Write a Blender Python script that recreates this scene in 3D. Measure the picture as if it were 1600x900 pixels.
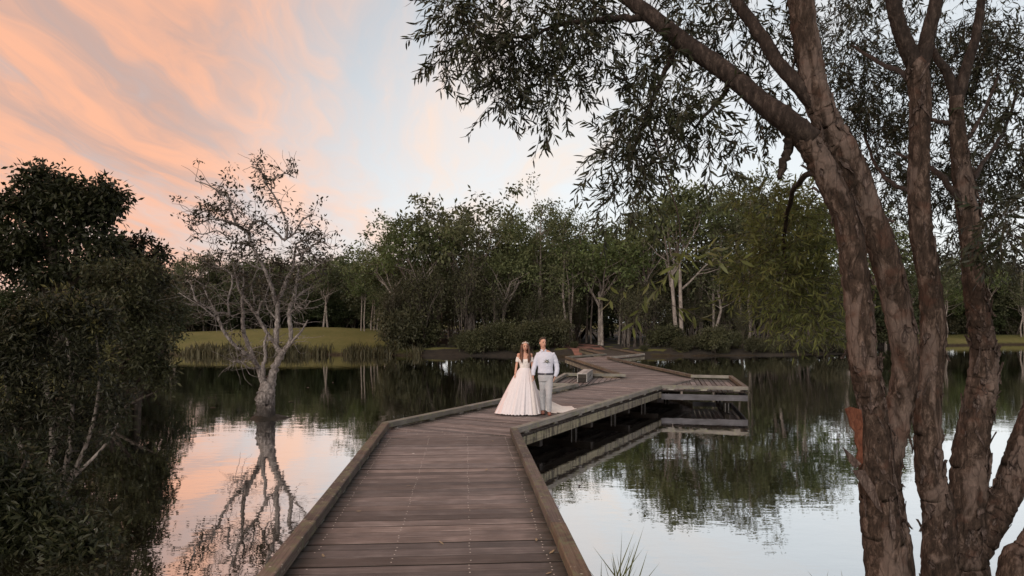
import bpy, bmesh, math, random
import numpy as np
from mathutils import Vector, Matrix, Quaternion

for o in list(bpy.data.objects):
    bpy.data.objects.remove(o)
scene = bpy.context.scene
COL = scene.collection
R = math.radians

# ------------------------------------------------------------------ camera
CAM_Z, F_PX, U0, V0 = 2.8, 1067.0, 800.0, 503.0     # focal length and horizon in photo pixels
DECK, WATER = 0.6, 0.0
cam_data = bpy.data.cameras.new('camera')
cam = bpy.data.objects.new('camera', cam_data)
COL.objects.link(cam)
cam.location = (0, 0, CAM_Z)
cam.rotation_euler = (R(90), 0, 0)
cam_data.sensor_width = 36
cam_data.lens = 36 * F_PX / 1600
cam_data.shift_y = (V0 - 450) / 1600
cam_data.clip_end = 3000
scene.camera = cam

# ------------------------------------------------------------------ world: dusk sky with lit cirrus
world = bpy.data.worlds.new('World')
scene.world = world
world.use_nodes = True


class NT:
    """small helper to wire nodes"""
    def __init__(self, tree):
        self.t = tree
        tree.nodes.clear()

    def n(self, typ, _ins=None, **props):
        nd = self.t.nodes.new(typ)
        for k, v in props.items():
            setattr(nd, k, v)
        for k, v in (_ins or {}).items():
            s = nd.inputs[k]
            if isinstance(v, bpy.types.NodeSocket):
                self.t.links.new(v, s)
            else:
                s.default_value = v
        return nd

    def link(self, a, b):
        self.t.links.new(a, b)

    def math(self, op, a, b=0.0, c=0.0, clamp=False):
        nd = self.n('ShaderNodeMath', {0: a, 1: b, 2: c}, operation=op)
        nd.use_clamp = clamp
        return nd.outputs[0]

    def mix(self, f, a, b, typ='MIX'):
        nd = self.n('ShaderNodeMix', data_type='RGBA', blend_type=typ)
        for s, v in ((nd.inputs[0], f), (nd.inputs[6], a), (nd.inputs[7], b)):
            if isinstance(v, bpy.types.NodeSocket):
                self.t.links.new(v, s)
            else:
                s.default_value = v if not isinstance(v, tuple) or len(v) == 4 else (*v, 1)
        return nd.outputs[2]

    def ramp(self, fac, stops, interp='LINEAR'):
        nd = self.n('ShaderNodeValToRGB')
        cr = nd.color_ramp
        cr.interpolation = interp
        while len(cr.elements) < len(stops):
            cr.elements.new(0.5)
        for e, (p, c) in zip(cr.elements, stops):
            e.position = p
            e.color = c if len(c) == 4 else (*c, 1)
        self.t.links.new(fac, nd.inputs[0])
        return nd.outputs[0]

    def smooth(self, x, lo, hi):
        nd = self.n('ShaderNodeMapRange', {0: x, 1: lo, 2: hi, 3: 0.0, 4: 1.0}, interpolation_type='SMOOTHSTEP')
        return nd.outputs[0]


SUN_EL, SUN_AZ = R(24), R(205)      # low soft light, coming from behind the camera, left of it
w = NT(world.node_tree)
tc = w.n('ShaderNodeTexCoord')
sep = w.n('ShaderNodeSeparateXYZ', {0: tc.outputs['Generated']})
sx, sy, sz = sep.outputs
sky = w.n('ShaderNodeTexSky', sky_type='NISHITA')
sky.sun_disc = False
sky.sun_elevation = SUN_EL
sky.sun_rotation = SUN_AZ
sky.dust_density = 2.0
up = w.math('MAXIMUM', sz, 0.0)
# glow of the set sun: a direction low over the wood
glow_dir = Vector((0.36, 1.0, 0.08)).normalized()
dot = w.n('ShaderNodeVectorMath', {0: tc.outputs['Generated'], 1: tuple(glow_dir)}, operation='DOT_PRODUCT').outputs['Value']
glow = w.smooth(dot, 0.68, 0.97)
# cloud sheet in perspective: direction divided by height
den = w.math('ADD', up, 0.10)
px = w.math('DIVIDE', sx, den)
py = w.math('DIVIDE', sy, den)
pv = w.n('ShaderNodeCombineXYZ', {0: w.math('ADD', w.math('MULTIPLY', px, 0.85), w.math('MULTIPLY', py, 0.10)), 1: w.math('MULTIPLY', py, 0.30), 2: 0.0}).outputs[0]
warp = w.n('ShaderNodeTexNoise', {'Vector': pv, 'Scale': 1.1, 'Detail': 4.0, 'Roughness': 0.55})
wv = w.n('ShaderNodeVectorMath', {0: warp.outputs['Color'], 1: (0.5, 0.5, 0.5)}, operation='SUBTRACT').outputs[0]
wv = w.n('ShaderNodeVectorMath', {0: wv, 3: 1.35}, operation='SCALE').outputs[0]
pv2 = w.n('ShaderNodeVectorMath', {0: pv, 1: wv}, operation='ADD').outputs[0]
n1 = w.n('ShaderNodeTexNoise', {'Vector': pv2, 'Scale': 1.15, 'Detail': 8.0, 'Roughness': 0.60}).outputs[0]
n2 = w.n('ShaderNodeTexNoise', {'Vector': w.n('ShaderNodeVectorMath', {0: pv2, 1: (2.3, 1.1, 1)}, operation='MULTIPLY').outputs[0], 'Scale': 1.7, 'Detail': 6.0, 'Roughness': 0.62}).outputs[0]
dens = w.math('ADD', w.math('MULTIPLY', n1, 0.68), w.math('MULTIPLY', n2, 0.32))
# the sheet thins out away from the west-to-north side where the photograph has it
side = w.math('ADD', w.math('MULTIPLY', sx, -0.12), w.math('MULTIPLY', up, 0.17))
cl = w.smooth(w.math('ADD', dens, side), 0.44, 0.64)
clear_far = w.mix(w.smooth(up, 0.0, 0.55), (0.56, 0.53, 0.52), (0.32, 0.345, 0.375))
clear_near = w.mix(w.smooth(up, 0.0, 0.6), (0.72, 0.73, 0.725), (0.50, 0.55, 0.585))
clear = w.mix(glow, clear_far, clear_near)
nish = w.mix(1.0, sky.outputs[0], (0.10, 0.10, 0.10), 'MULTIPLY')
clear = w.mix(0.12, clear, nish)
cloud_far = w.mix(w.smooth(n2, 0.32, 0.62), (0.44, 0.285, 0.235), (0.76, 0.365, 0.215))
cloud_near = w.mix(w.smooth(n2, 0.35, 0.70), (0.66, 0.61, 0.585), (0.72, 0.60, 0.51))
cloud = w.mix(w.smooth(dot, 0.66, 0.95), cloud_far, cloud_near)
thin = w.math('SUBTRACT', 1.0, w.math('MULTIPLY', w.smooth(sx, 0.0, 0.35), 0.75))
skycol = w.mix(w.math('MULTIPLY', w.math('MULTIPLY', cl, thin), 0.86), clear, cloud)
# warm band low down on the cloudy side
band = w.math('MULTIPLY', w.math('SUBTRACT', 1.0, w.smooth(up, 0.02, 0.20)), w.math('SUBTRACT', 1.0, w.smooth(dot, 0.74, 0.95)))
skycol = w.mix(w.math('MULTIPLY', band, 0.40), skycol, (0.68, 0.40, 0.30))
bg = w.n('ShaderNodeBackground', {'Color': skycol, 'Strength': 1.0})
out = w.n('ShaderNodeOutputWorld', {'Surface': bg.outputs[0]})

# ------------------------------------------------------------------ sun (after-glow: weak and very soft)
sd = bpy.data.lights.new('sun', 'SUN')
sd.energy = 1.45
sd.angle = R(35)
sd.color = (1.0, 0.94, 0.88)
sun = bpy.data.objects.new('sun', sd)
COL.objects.link(sun)
# sun_rotation is clockwise from +Y seen from above
sdir = Vector((math.sin(SUN_AZ) * math.cos(SUN_EL), math.cos(SUN_AZ) * math.cos(SUN_EL), math.sin(SUN_EL)))
sun.rotation_euler = (-sdir).to_track_quat('-Z', 'Y').to_euler()

scene.view_settings.view_transform = 'Standard'
scene.view_settings.look = 'None'
scene.view_settings.gamma = 1.0
scene.view_settings.use_curve_mapping = False
scene.view_settings.exposure = 0.5
scene.render.engine = 'CYCLES'
scene.cycles.max_bounces = 8
scene.cycles.transparent_max_bounces = 8

# ------------------------------------------------------------------ helpers
def P(u, v, d):
    """point seen at photo pixel (u, v) at distance d along +Y"""
    return Vector(((u - U0) / F_PX * d, d, CAM_Z + (V0 - v) / F_PX * d))


def tag(o, label=None, cat=None, group=None, kind=None):
    for k, v in (('label', label), ('category', cat), ('group', group), ('kind', kind)):
        if v:
            o[k] = v
    return o


def empty(name, loc=(0, 0, 0), rz=0.0):
    o = bpy.data.objects.new(name, None)
    o.empty_display_size = 0.2
    COL.objects.link(o)
    o.location = loc
    o.rotation_euler = (0, 0, rz)
    return o


def link_mesh(name, me, mat, parent=None, loc=(0, 0, 0), smooth=False):
    if mat is not None and not me.materials:
        me.materials.append(mat)
    if smooth:
        me.polygons.foreach_set('use_smooth', [True] * len(me.polygons))
    o = bpy.data.objects.new(name, me)
    COL.objects.link(o)
    o.location = loc
    if parent:
        o.parent = parent
    return o


def mesh_of(name, verts, faces):
    me = bpy.data.meshes.new(name)
    if isinstance(verts, np.ndarray):
        verts = verts.tolist()
    if isinstance(faces, np.ndarray):
        faces = faces.tolist()
    me.from_pydata(verts, [], faces)
    me.update()
    return me


def face_attr(me, name, values):
    a = me.attributes.new(name, 'FLOAT', 'FACE')
    a.data.foreach_set('value', np.asarray(values, dtype=np.float32))


# ------------------------------------------------------------------ materials
def new_mat(name):
    m = bpy.data.materials.new(name)
    m.use_nodes = True
    return m, NT(m.node_tree)


def finish(t, shader, disp=None):
    o = t.n('ShaderNodeOutputMaterial', {'Surface': shader})
    if disp is not None:
        t.link(disp, o.inputs['Displacement'])


def wood_mat(name, c_dark, c_mid, c_light, lichen=None, lichen_amt=0.0, rough=0.75, grain=1.0, spots=0.0, streak=0.0, var=.56, dirty=False):
    """weathered timber; local X runs along the board"""
    m, t = new_mat(name)
    tc = t.n('ShaderNodeTexCoord')
    oi = t.n('ShaderNodeObjectInfo')
    off = t.n('ShaderNodeVectorMath', {0: tc.outputs['Object'], 1: t.n('ShaderNodeCombineXYZ', {0: t.math('MULTIPLY', oi.outputs['Random'], 37.0), 1: t.math('MULTIPLY', oi.outputs['Random'], 91.0), 2: 0.0}).outputs[0]}, operation='ADD').outputs[0]
    st = t.n('ShaderNodeVectorMath', {0: off, 1: (1.6, 60.0, 60.0)}, operation='MULTIPLY').outputs[0]
    g1 = t.n('ShaderNodeTexNoise', {'Vector': st, 'Scale': 1.0, 'Detail': 6.0, 'Roughness': 0.65}).outputs[0]
    big = t.n('ShaderNodeTexNoise', {'Vector': off, 'Scale': 2.2, 'Detail': 4.0, 'Roughness': 0.6}).outputs[0]
    fine = t.n('ShaderNodeTexNoise', {'Vector': t.n('ShaderNodeVectorMath', {0: off, 1: (6.0, 120.0, 120.0)}, operation='MULTIPLY').outputs[0], 'Scale': 1.0, 'Detail': 3.0}).outputs[0]
    v = t.math('ADD', t.math('MULTIPLY', g1, 0.55), t.math('MULTIPLY', big, 0.45))
    col = t.ramp(v, [(0.30, c_dark), (0.50, c_mid), (0.72, c_light)])
    # each board differs a little
    hsv = t.n('ShaderNodeHueSaturation', {'Hue': t.math('ADD', 0.49, t.math('MULTIPLY', oi.outputs['Random'], 0.02)), 'Saturation': t.math('ADD', 0.6, t.math('MULTIPLY', oi.outputs['Random'], 0.55)), 'Value': t.math('ADD', 1.0 - var / 2, t.math('MULTIPLY', t.math('FRACT', t.math('MULTIPLY', oi.outputs['Random'], 7.31)), var)), 'Color': col})
    col = hsv.outputs[0]
    if streak:
        s2 = t.n('ShaderNodeTexNoise', {'Vector': t.n('ShaderNodeVectorMath', {0: off, 1: (11.0, 1.0, 1.2)}, operation='MULTIPLY').outputs[0], 'Scale': 1.0, 'Detail': 4.0, 'Roughness': 0.7}).outputs[0]
        col = t.mix(t.math('MULTIPLY', t.smooth(s2, 0.48, 0.60), streak), col, (0.035, 0.032, 0.026))
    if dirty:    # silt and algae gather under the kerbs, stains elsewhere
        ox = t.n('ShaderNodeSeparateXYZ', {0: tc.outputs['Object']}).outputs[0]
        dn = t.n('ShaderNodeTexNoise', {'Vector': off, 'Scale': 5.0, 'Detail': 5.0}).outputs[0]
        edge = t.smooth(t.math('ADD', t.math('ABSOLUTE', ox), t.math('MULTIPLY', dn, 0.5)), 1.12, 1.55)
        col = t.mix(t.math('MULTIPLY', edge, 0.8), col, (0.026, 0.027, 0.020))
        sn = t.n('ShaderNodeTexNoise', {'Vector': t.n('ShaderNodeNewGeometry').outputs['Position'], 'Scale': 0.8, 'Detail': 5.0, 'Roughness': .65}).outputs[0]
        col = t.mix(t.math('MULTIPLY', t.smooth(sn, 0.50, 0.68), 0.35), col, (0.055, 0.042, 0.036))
    if lichen:
        ln = t.n('ShaderNodeTexNoise', {'Vector': off, 'Scale': 7.0, 'Detail': 7.0, 'Roughness': 0.7}).outputs[0]
        col = t.mix(t.math('MULTIPLY', t.smooth(ln, 0.62 - 0.22 * lichen_amt, 0.74 - 0.16 * lichen_amt), 0.85), col, lichen)
    if spots:
        vo = t.n('ShaderNodeTexVoronoi', {'Vector': off, 'Scale': 14.0}).outputs['Distance']
        sel = t.n('ShaderNodeTexNoise', {'Vector': off, 'Scale': 3.0, 'Detail': 2.0}).outputs[0]
        col = t.mix(t.math('MULTIPLY', t.math('MULTIPLY', t.math('SUBTRACT', 1.0, t.smooth(vo, 0.10, 0.22)), t.smooth(sel, 0.42, 0.60)), spots), col, (0.36, 0.34, 0.28))
    h = t.math('ADD', t.math('MULTIPLY', g1, 0.7), t.math('MULTIPLY', fine, 0.3))
    bump = t.n('ShaderNodeBump', {'Height': h, 'Strength': 0.6 * grain, 'Distance': 0.012})
    b = t.n('ShaderNodeBsdfPrincipled', {'Base Color': col, 'Roughness': t.math('ADD', rough - 0.12, t.math('MULTIPLY', big, 0.24)), 'Normal': bump.outputs[0], 'Specular IOR Level': 0.35})
    finish(t, b.outputs[0])
    return m


M = {}
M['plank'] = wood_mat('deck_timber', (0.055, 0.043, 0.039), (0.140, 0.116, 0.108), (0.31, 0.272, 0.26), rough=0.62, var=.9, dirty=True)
M['kerb_red'] = wood_mat('kerb_timber_red', (0.030, 0.021, 0.017), (0.100, 0.072, 0.056), (0.20, 0.16, 0.125), lichen=(0.14, 0.15, 0.085), lichen_amt=0.6, spots=0.9)
M['kerb_grey'] = wood_mat('kerb_timber_grey', (0.07, 0.07, 0.062), (0.20, 0.20, 0.175), (0.36, 0.36, 0.32), lichen=(0.20, 0.22, 0.13), lichen_amt=0.5)
M['fascia'] = wood_mat('fascia_timber', (0.045, 0.042, 0.032), (0.165, 0.158, 0.118), (0.30, 0.285, 0.215), lichen=(0.20, 0.21, 0.12), lichen_amt=0.5, streak=0.95)
M['beam'] = wood_mat('bearer_timber', (0.03, 0.032, 0.035), (0.07, 0.075, 0.085), (0.13, 0.14, 0.16))
M['pile'] = wood_mat('pile_timber', (0.012, 0.011, 0.009), (0.026, 0.023, 0.018), (0.05, 0.045, 0.035))
M['seat_wood'] = wood_mat('seat_timber', (0.16, 0.16, 0.15), (0.36, 0.36, 0.34), (0.52, 0.52, 0.49), lichen=(0.22, 0.22, 0.18), lichen_amt=0.2)


def plain(name, col, rough=0.6, noise=0.25, scale=8.0, bump=0.0, metal=0.0):
    m, t = new_mat(name)
    tc = t.n('ShaderNodeTexCoord')
    nz = t.n('ShaderNodeTexNoise', {'Vector': tc.outputs['Object'], 'Scale': scale, 'Detail': 5.0, 'Roughness': 0.6}).outputs[0]
    lo = tuple(c * (1 - noise) for c in col)
    hi = tuple(min(1, c * (1 + noise)) for c in col)
    c = t.ramp(nz, [(0.3, lo), (0.7, hi)])
    ins = {'Base Color': c, 'Roughness': rough, 'Metallic': metal}
    if bump:
        ins['Normal'] = t.n('ShaderNodeBump', {'Height': nz, 'Strength': bump, 'Distance': 0.02}).outputs[0]
    finish(t, t.n('ShaderNodeBsdfPrincipled', ins).outputs[0])
    return m


M['plank_edge'] = plain('plank_gap_shade', (0.020, 0.016, 0.013), 0.95, 0.4, 20.0)  # shade of the gaps between boards, painted as near-black side faces
M['screw'] = plain('galvanised_screw', (0.62, 0.60, 0.56), 0.5, 0.3, 40.0, metal=0.2)
M['strap'] = plain('galvanised_strap', (0.22, 0.225, 0.22), 0.55, 0.4, 30.0, metal=0.3)
M['droppings'] = plain('bird_droppings', (0.75, 0.74, 0.70), 0.8, 0.2, 30.0)


def leaf_mat(name, c_lo, c_hi, trans=0.35, rough=0.5, spec=0.3, world_scale=0.5):
    """tint: per-face attribute 0..1 picks a shade of leaf"""
    m, t = new_mat(name)
    at = t.n('ShaderNodeAttribute', attribute_name='tint')
    oi = t.n('ShaderNodeObjectInfo')
    geo = t.n('ShaderNodeNewGeometry')
    nz = t.n('ShaderNodeTexNoise', {'Vector': geo.outputs['Position'], 'Scale': world_scale, 'Detail': 2.0}).outputs[0]
    f = t.math('ADD', t.math('MULTIPLY', at.outputs['Fac'], 0.6), t.math('MULTIPLY', t.smooth(nz, 0.3, 0.7), 0.4))
    col = t.mix(f, c_lo, c_hi)
    hs = t.n('ShaderNodeHueSaturation', {'Hue': t.math('ADD', 0.485, t.math('MULTIPLY', oi.outputs['Random'], 0.03)), 'Saturation': t.math('ADD', 0.80, t.math('MULTIPLY', oi.outputs['Random'], 0.25)), 'Value': t.math('ADD', 0.80, t.math('MULTIPLY', t.math('FRACT', t.math('MULTIPLY', oi.outputs['Random'], 5.7)), 0.4)), 'Color': col})
    col = hs.outputs[0]
    p = t.n('ShaderNodeBsdfPrincipled', {'Base Color': col, 'Roughness': rough, 'Specular IOR Level': spec})
    tr = t.n('ShaderNodeBsdfTranslucent', {'Color': col})
    mx = t.n('ShaderNodeMixShader', {0: trans, 1: p.outputs[0], 2: tr.outputs[0]})
    finish(t, mx.outputs[0])
    return m


M['leaf_far'] = leaf_mat('leaf_gum', (0.040, 0.056, 0.024), (0.145, 0.185, 0.068))
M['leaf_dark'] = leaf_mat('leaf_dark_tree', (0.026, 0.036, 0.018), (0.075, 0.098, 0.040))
M['leaf_olive'] = leaf_mat('leaf_understory', (0.038, 0.042, 0.023), (0.092, 0.098, 0.048))
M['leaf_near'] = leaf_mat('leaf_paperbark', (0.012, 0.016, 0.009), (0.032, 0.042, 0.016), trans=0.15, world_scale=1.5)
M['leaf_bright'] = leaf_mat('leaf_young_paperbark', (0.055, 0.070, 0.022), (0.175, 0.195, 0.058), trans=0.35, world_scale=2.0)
M['leaf_shrub'] = leaf_mat('leaf_waterside_shrub', (0.022, 0.030, 0.014), (0.075, 0.090, 0.030), world_scale=1.2)
M['leaf_black'] = leaf_mat('leaf_near_shrub', (0.010, 0.014, 0.007), (0.036, 0.044, 0.016), trans=.2, world_scale=1.6)
M['leaf_shoot'] = leaf_mat('leaf_new_shoot', (0.055, 0.065, 0.016), (0.13, 0.13, 0.035), trans=.3, world_scale=3.0)
M['leaf_rust'] = leaf_mat('leaf_sparse_brown', (0.022, 0.019, 0.012), (0.050, 0.048, 0.026), trans=0.2)
M['grass_blade'] = leaf_mat('grass_blade', (0.10, 0.14, 0.030), (0.24, 0.29, 0.08), trans=0.35)
M['reed'] = leaf_mat('reed_blade', (0.030, 0.036, 0.014), (0.105, 0.105, 0.045), trans=0.3, world_scale=0.25)


def bark_mat(name, c_dark, c_mid, c_light, sc=1.0, bump=0.8, rust=None, crackw=.45, pale=None, tide=False):
    m, t = new_mat(name)
    tc = t.n('ShaderNodeTexCoord')
    v = t.n('ShaderNodeVectorMath', {0: tc.outputs['Object'], 1: (10 * sc, 10 * sc, 3.6 * sc)}, operation='MULTIPLY').outputs[0]
    w1 = t.n('ShaderNodeTexNoise', {'Vector': v, 'Scale': 0.8, 'Detail': 3.0}).outputs['Color']
    vv = t.n('ShaderNodeVectorMath', {0: v, 1: w1}, operation='ADD').outputs[0]
    n = t.n('ShaderNodeTexNoise', {'Vector': vv, 'Scale': 1.3, 'Detail': 9.0, 'Roughness': 0.76}).outputs[0]
    vo = t.n('ShaderNodeTexVoronoi', {'Vector': vv, 'Scale': 1.0}, feature='DISTANCE_TO_EDGE').outputs['Distance']
    crack = t.smooth(vo, 0.0, 0.10)
    col = t.ramp(n, [(0.32, c_dark), (0.52, c_mid), (0.72, c_light)])
    if pale:     # sheets where the outer layers have come away
        pn = t.n('ShaderNodeTexNoise', {'Vector': t.n('ShaderNodeVectorMath', {0: tc.outputs['Object'], 1: (4.5, 4.5, 1.6)}, operation='MULTIPLY').outputs[0], 'Scale': 1.0, 'Detail': 5.0, 'Distortion': .6}).outputs[0]
        col = t.mix(t.math('MULTIPLY', t.smooth(pn, 0.53, 0.58), t.math('ADD', 0.35, t.math('MULTIPLY', n, 0.5))), col, pale)
    if rust:
        rn = t.n('ShaderNodeTexNoise', {'Vector': tc.outputs['Object'], 'Scale': 4.0 * sc, 'Detail': 5.0}).outputs[0]
        col = t.mix(t.math('MULTIPLY', t.smooth(rn, 0.55, 0.70), 0.6), col, rust)
    col = t.mix(t.math('MULTIPLY', t.math('SUBTRACT', 1.0, crack), crackw), col, c_dark)
    if tide:     # stained by high water
        zz = t.n('ShaderNodeSeparateXYZ', {0: t.n('ShaderNodeNewGeometry').outputs['Position']}).outputs[2]
        col = t.mix(t.math('MULTIPLY', t.math('SUBTRACT', 1.0, t.smooth(t.math('ADD', zz, t.math('MULTIPLY', n, 0.8)), 0.6, 1.25)), 0.85), col, (0.022, 0.020, 0.017))
    h = t.math('ADD', t.math('MULTIPLY', n, 0.7), t.math('MULTIPLY', crack, 0.67 * crackw))
    bp = t.n('ShaderNodeBump', {'Height': h, 'Strength': bump, 'Distance': 0.03 / sc})
    finish(t, t.n('ShaderNodeBsdfPrincipled', {'Base Color': col, 'Roughness': 0.85, 'Normal': bp.outputs[0], 'Specular IOR Level': 0.2}).outputs[0])
    return m


M['bark_paper'] = bark_mat('paperbark', (0.010, 0.0076, 0.006), (0.056, 0.040, 0.031), (0.23, 0.175, 0.145), 1.9, 1.3, rust=(0.085, 0.046, 0.033), crackw=.25, pale=(.185, .145, .125))
M['bark_limb'] = bark_mat('paperbark_limb', (0.009, 0.007, 0.006), (0.034, 0.026, 0.022), (0.12, 0.095, 0.08), 2.0, 1.0, crackw=.2)
M['bark_orange'] = bark_mat('paperbark_inner', (0.05, 0.020, 0.013), (0.12, 0.047, 0.028), (0.20, 0.10, 0.066), 3.0, 0.5)
M['bark_flake'] = bark_mat('paperbark_flake', (0.03, 0.022, 0.019), (0.085, 0.066, 0.058), (0.22, 0.18, 0.16), 3.0, 0.8)
M['bark_pale'] = bark_mat('pale_gum_bark', (0.16, 0.14, 0.12), (0.36, 0.33, 0.29), (0.56, 0.53, 0.48), 0.8, 0.5)
M['bark_far'] = bark_mat('wood_gum_bark', (0.09, 0.08, 0.072), (0.24, 0.215, 0.19), (0.42, 0.39, 0.36), 0.4, 0.4)
M['bark_sapling'] = bark_mat('sapling_bark', (0.03, 0.026, 0.022), (0.085, 0.074, 0.064), (0.20, 0.18, 0.16), 0.5, 0.4)
M['bark_dark'] = bark_mat('dark_bark', (0.02, 0.017, 0.014), (0.05, 0.043, 0.035), (0.10, 0.085, 0.07), 0.6, 0.5)
M['bark_dead'] = bark_mat('bleached_bark', (0.035, 0.031, 0.028), (0.19, 0.174, 0.162), (0.50, 0.475, 0.45), 1.3, 0.9, crackw=.2, tide=True)

# ground: grass, mud near the water
m, t = new_mat('ground_grass')
geo = t.n('ShaderNodeNewGeometry')
sepp = t.n('ShaderNodeSeparateXYZ', {0: geo.outputs['Position']})
na = t.n('ShaderNodeTexNoise', {'Vector': geo.outputs['Position'], 'Scale': 0.12, 'Detail': 6.0, 'Roughness': 0.6}).outputs[0]
nb = t.n('ShaderNodeTexNoise', {'Vector': geo.outputs['Position'], 'Scale': 3.0, 'Detail': 5.0, 'Roughness': 0.7}).outputs[0]
gcol = t.ramp(t.math('ADD', t.math('MULTIPLY', na, 0.6), t.math('MULTIPLY', nb, 0.4)), [(0.30, (0.060, 0.075, 0.024)), (0.5, (0.115, 0.122, 0.046)), (0.7, (0.175, 0.165, 0.075))])
mud = t.ramp(nb, [(0.3, (0.02, 0.017, 0.012)), (0.7, (0.06, 0.05, 0.035))])
gcol = t.mix(t.smooth(t.math('ADD', sepp.outputs[2], t.math('MULTIPLY', nb, 0.3)), 0.22, 0.5), mud, gcol)
bp = t.n('ShaderNodeBump', {'Height': nb, 'Strength': 0.6, 'Distance': 0.08})
finish(t, t.n('ShaderNodeBsdfPrincipled', {'Base Color': gcol, 'Roughness': 0.95, 'Normal': bp.outputs[0], 'Specular IOR Level': 0.1}).outputs[0])
M['ground'] = m

# leaf litter under the wood
M['litter'] = plain('leaf_litter', (0.022, 0.019, 0.013), 0.95, 0.5, 2.0, bump=0.6)
M['dirt'] = plain('red_dirt', (0.20, 0.10, 0.075), 0.95, 0.35, 1.5, bump=0.5)

# water: dark, smooth, softly rippled
m, t = new_mat('lake_water')
geo = t.n('ShaderNodeNewGeometry')
def ripple(sc, detail, rough, ax, ay):
    v = t.n('ShaderNodeVectorMath', {0: geo.outputs['Position'], 1: (ax, ay, 1)}, operation='MULTIPLY').outputs[0]
    return t.n('ShaderNodeTexNoise', {'Vector': v, 'Scale': sc, 'Detail': detail, 'Roughness': rough}).outputs[0]
r1 = ripple(1.6, 3.0, 0.55, 0.6, 1.0)
r2 = ripple(9.0, 2.0, 0.5, 0.55, 1.0)
calm = t.smooth(ripple(0.07, 2.0, 0.5, 1.0, 1.6), 0.40, 0.62)
hh = t.math('ADD', t.math('MULTIPLY', r1, 0.75), t.math('MULTIPLY', r2, t.math('ADD', 0.05, t.math('MULTIPLY', calm, 0.10))))
bmp = t.n('ShaderNodeBump', {'Height': hh, 'Strength': 0.075, 'Distance': 0.06})
gl = t.n('ShaderNodeBsdfGlossy', {'Color': (0.92, 0.92, 0.92, 1), 'Roughness': 0.018, 'Normal': bmp.outputs[0]})
df = t.n('ShaderNodeBsdfDiffuse', {'Color': (0.020, 0.017, 0.011, 1)})
fr = t.n('ShaderNodeFresnel', {'IOR': 3.2, 'Normal': bmp.outputs[0]})
mx = t.n('ShaderNodeMixShader', {0: t.smooth(fr.outputs[0], 0.0, 0.47), 1: df.outputs[0], 2: gl.outputs[0]})
finish(t, mx.outputs[0])
M['water'] = m

# ------------------------------------------------------------------ terrain with the lake basin
LAKE = [(-2.4, 5.6), (-3.6, 5.7), (-5.6, 7.2), (-8.0, 9.6), (-11.5, 13.0), (-13.5, 19.0), (-16.0, 26.0), (-22, 38), (-30, 50),
        (-34, 57), (-24, 58.5), (-14, 57.6), (-8, 56.5), (0, 56.0), (4.6, 54.0), (9, 54.5), (14, 56), (22, 57), (30, 60), (40, 76), (62, 84),
        (90, 80), (100, 50), (80, 20), (40, 8), (16, 5.0), (8, 5.6), (4.2, 6.3), (2.2, 6.0)]


def sdf_lake(X, Y):
    """signed distance to the shore, negative in the water"""
    pts = np.array(LAKE)
    d2 = np.full(X.shape, 1e18)
    inside = np.zeros(X.shape, bool)
    for i in range(len(pts)):
        a, b = pts[i], pts[(i + 1) % len(pts)]
        ex, ey = b - a
        wx, wy = X - a[0], Y - a[1]
        tt = np.clip((wx * ex + wy * ey) / (ex * ex + ey * ey), 0, 1)
        d2 = np.minimum(d2, (wx - ex * tt) ** 2 + (wy - ey * tt) ** 2)
        c = ((a[1] <= Y) & (b[1] > Y)) | ((b[1] <= Y) & (a[1] > Y))
        xi = a[0] + (Y - a[1]) / (ey if ey else 1e-9) * ex
        inside ^= c & (X < xi)
    d = np.sqrt(d2)
    return np.where(inside, -d, d)


def ground_h(X, Y):
    X, Y = np.asarray(X, float), np.asarray(Y, float)
    s = sdf_lake(X, Y)
    wob = 0.10 * np.sin(X * 0.7 + 1.3) * np.cos(Y * 0.6) + 0.06 * np.sin(X * 1.9 + Y * 1.3)
    h = np.where(s < 0, np.maximum(-1.4, s * 0.45), np.minimum(0.5, s * 0.22))
    h = h + wob * np.clip(np.abs(s) * 0.4, 0, 1) * 0.5
    land = np.clip(s / 6.0, 0, 1)
    # mown rise on the far left bank
    h += land * 1.25 * np.exp(-(((X + 20) / 17) ** 2) - ((Y - 76) / 13) ** 2)
    h += land * np.clip((Y - 58) / 60, 0, 1) * 1.0 + land * np.clip((-X - 14) / 40, 0, 1) * 0.6
    return h


def axis(lo, hi, fine_lo, fine_hi, fine, coarse_n):
    a = np.arange(fine_lo, fine_hi + 1e-6, fine)
    l = fine_lo - np.geomspace(1, fine_lo - lo + 1, coarse_n)[::-1] + 1
    r = fine_hi + np.geomspace(1, hi - fine_hi + 1, coarse_n) - 1
    return np.unique(np.round(np.concatenate([l[:-1], a, r[1:]]), 4))


gx = axis(-700, 700, -44, 66, 1.1, 26)
gy = axis(-500, 900, -6, 100, 1.1, 26)
gx = np.unique(np.concatenate([gx, np.arange(-14, 14, 0.4)]))
gy = np.unique(np.concatenate([gy, np.arange(-2, 16, 0.4)]))
GX, GY = np.meshgrid(gx, gy)
GZ = ground_h(GX, GY)
gv = np.stack([GX, GY, GZ], -1).reshape(-1, 3)
nx_, ny_ = len(gx), len(gy)
ii = (np.arange(ny_ - 1)[:, None] * nx_ + np.arange(nx_ - 1)[None, :]).ravel()
gf = np.stack([ii, ii + 1, ii + 1 + nx_, ii + nx_], -1)
ground = link_mesh('ground', mesh_of('ground', gv, gf), M['ground'], smooth=True)
tag(ground, 'grassy bank and park ground around the lake', 'ground', kind='structure')


def gh(x, y):
    return float(ground_h(np.array([x]), np.array([y]))[0])


wv_ = [(-60, -5, 0), (130, -5, 0), (130, 110, 0), (-60, 110, 0)]
water = link_mesh('water', mesh_of('water', wv_, [(0, 1, 2, 3)]), M['water'])
tag(water, 'still dark lake reflecting trees and the pink sky', 'water', kind='structure')

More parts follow.
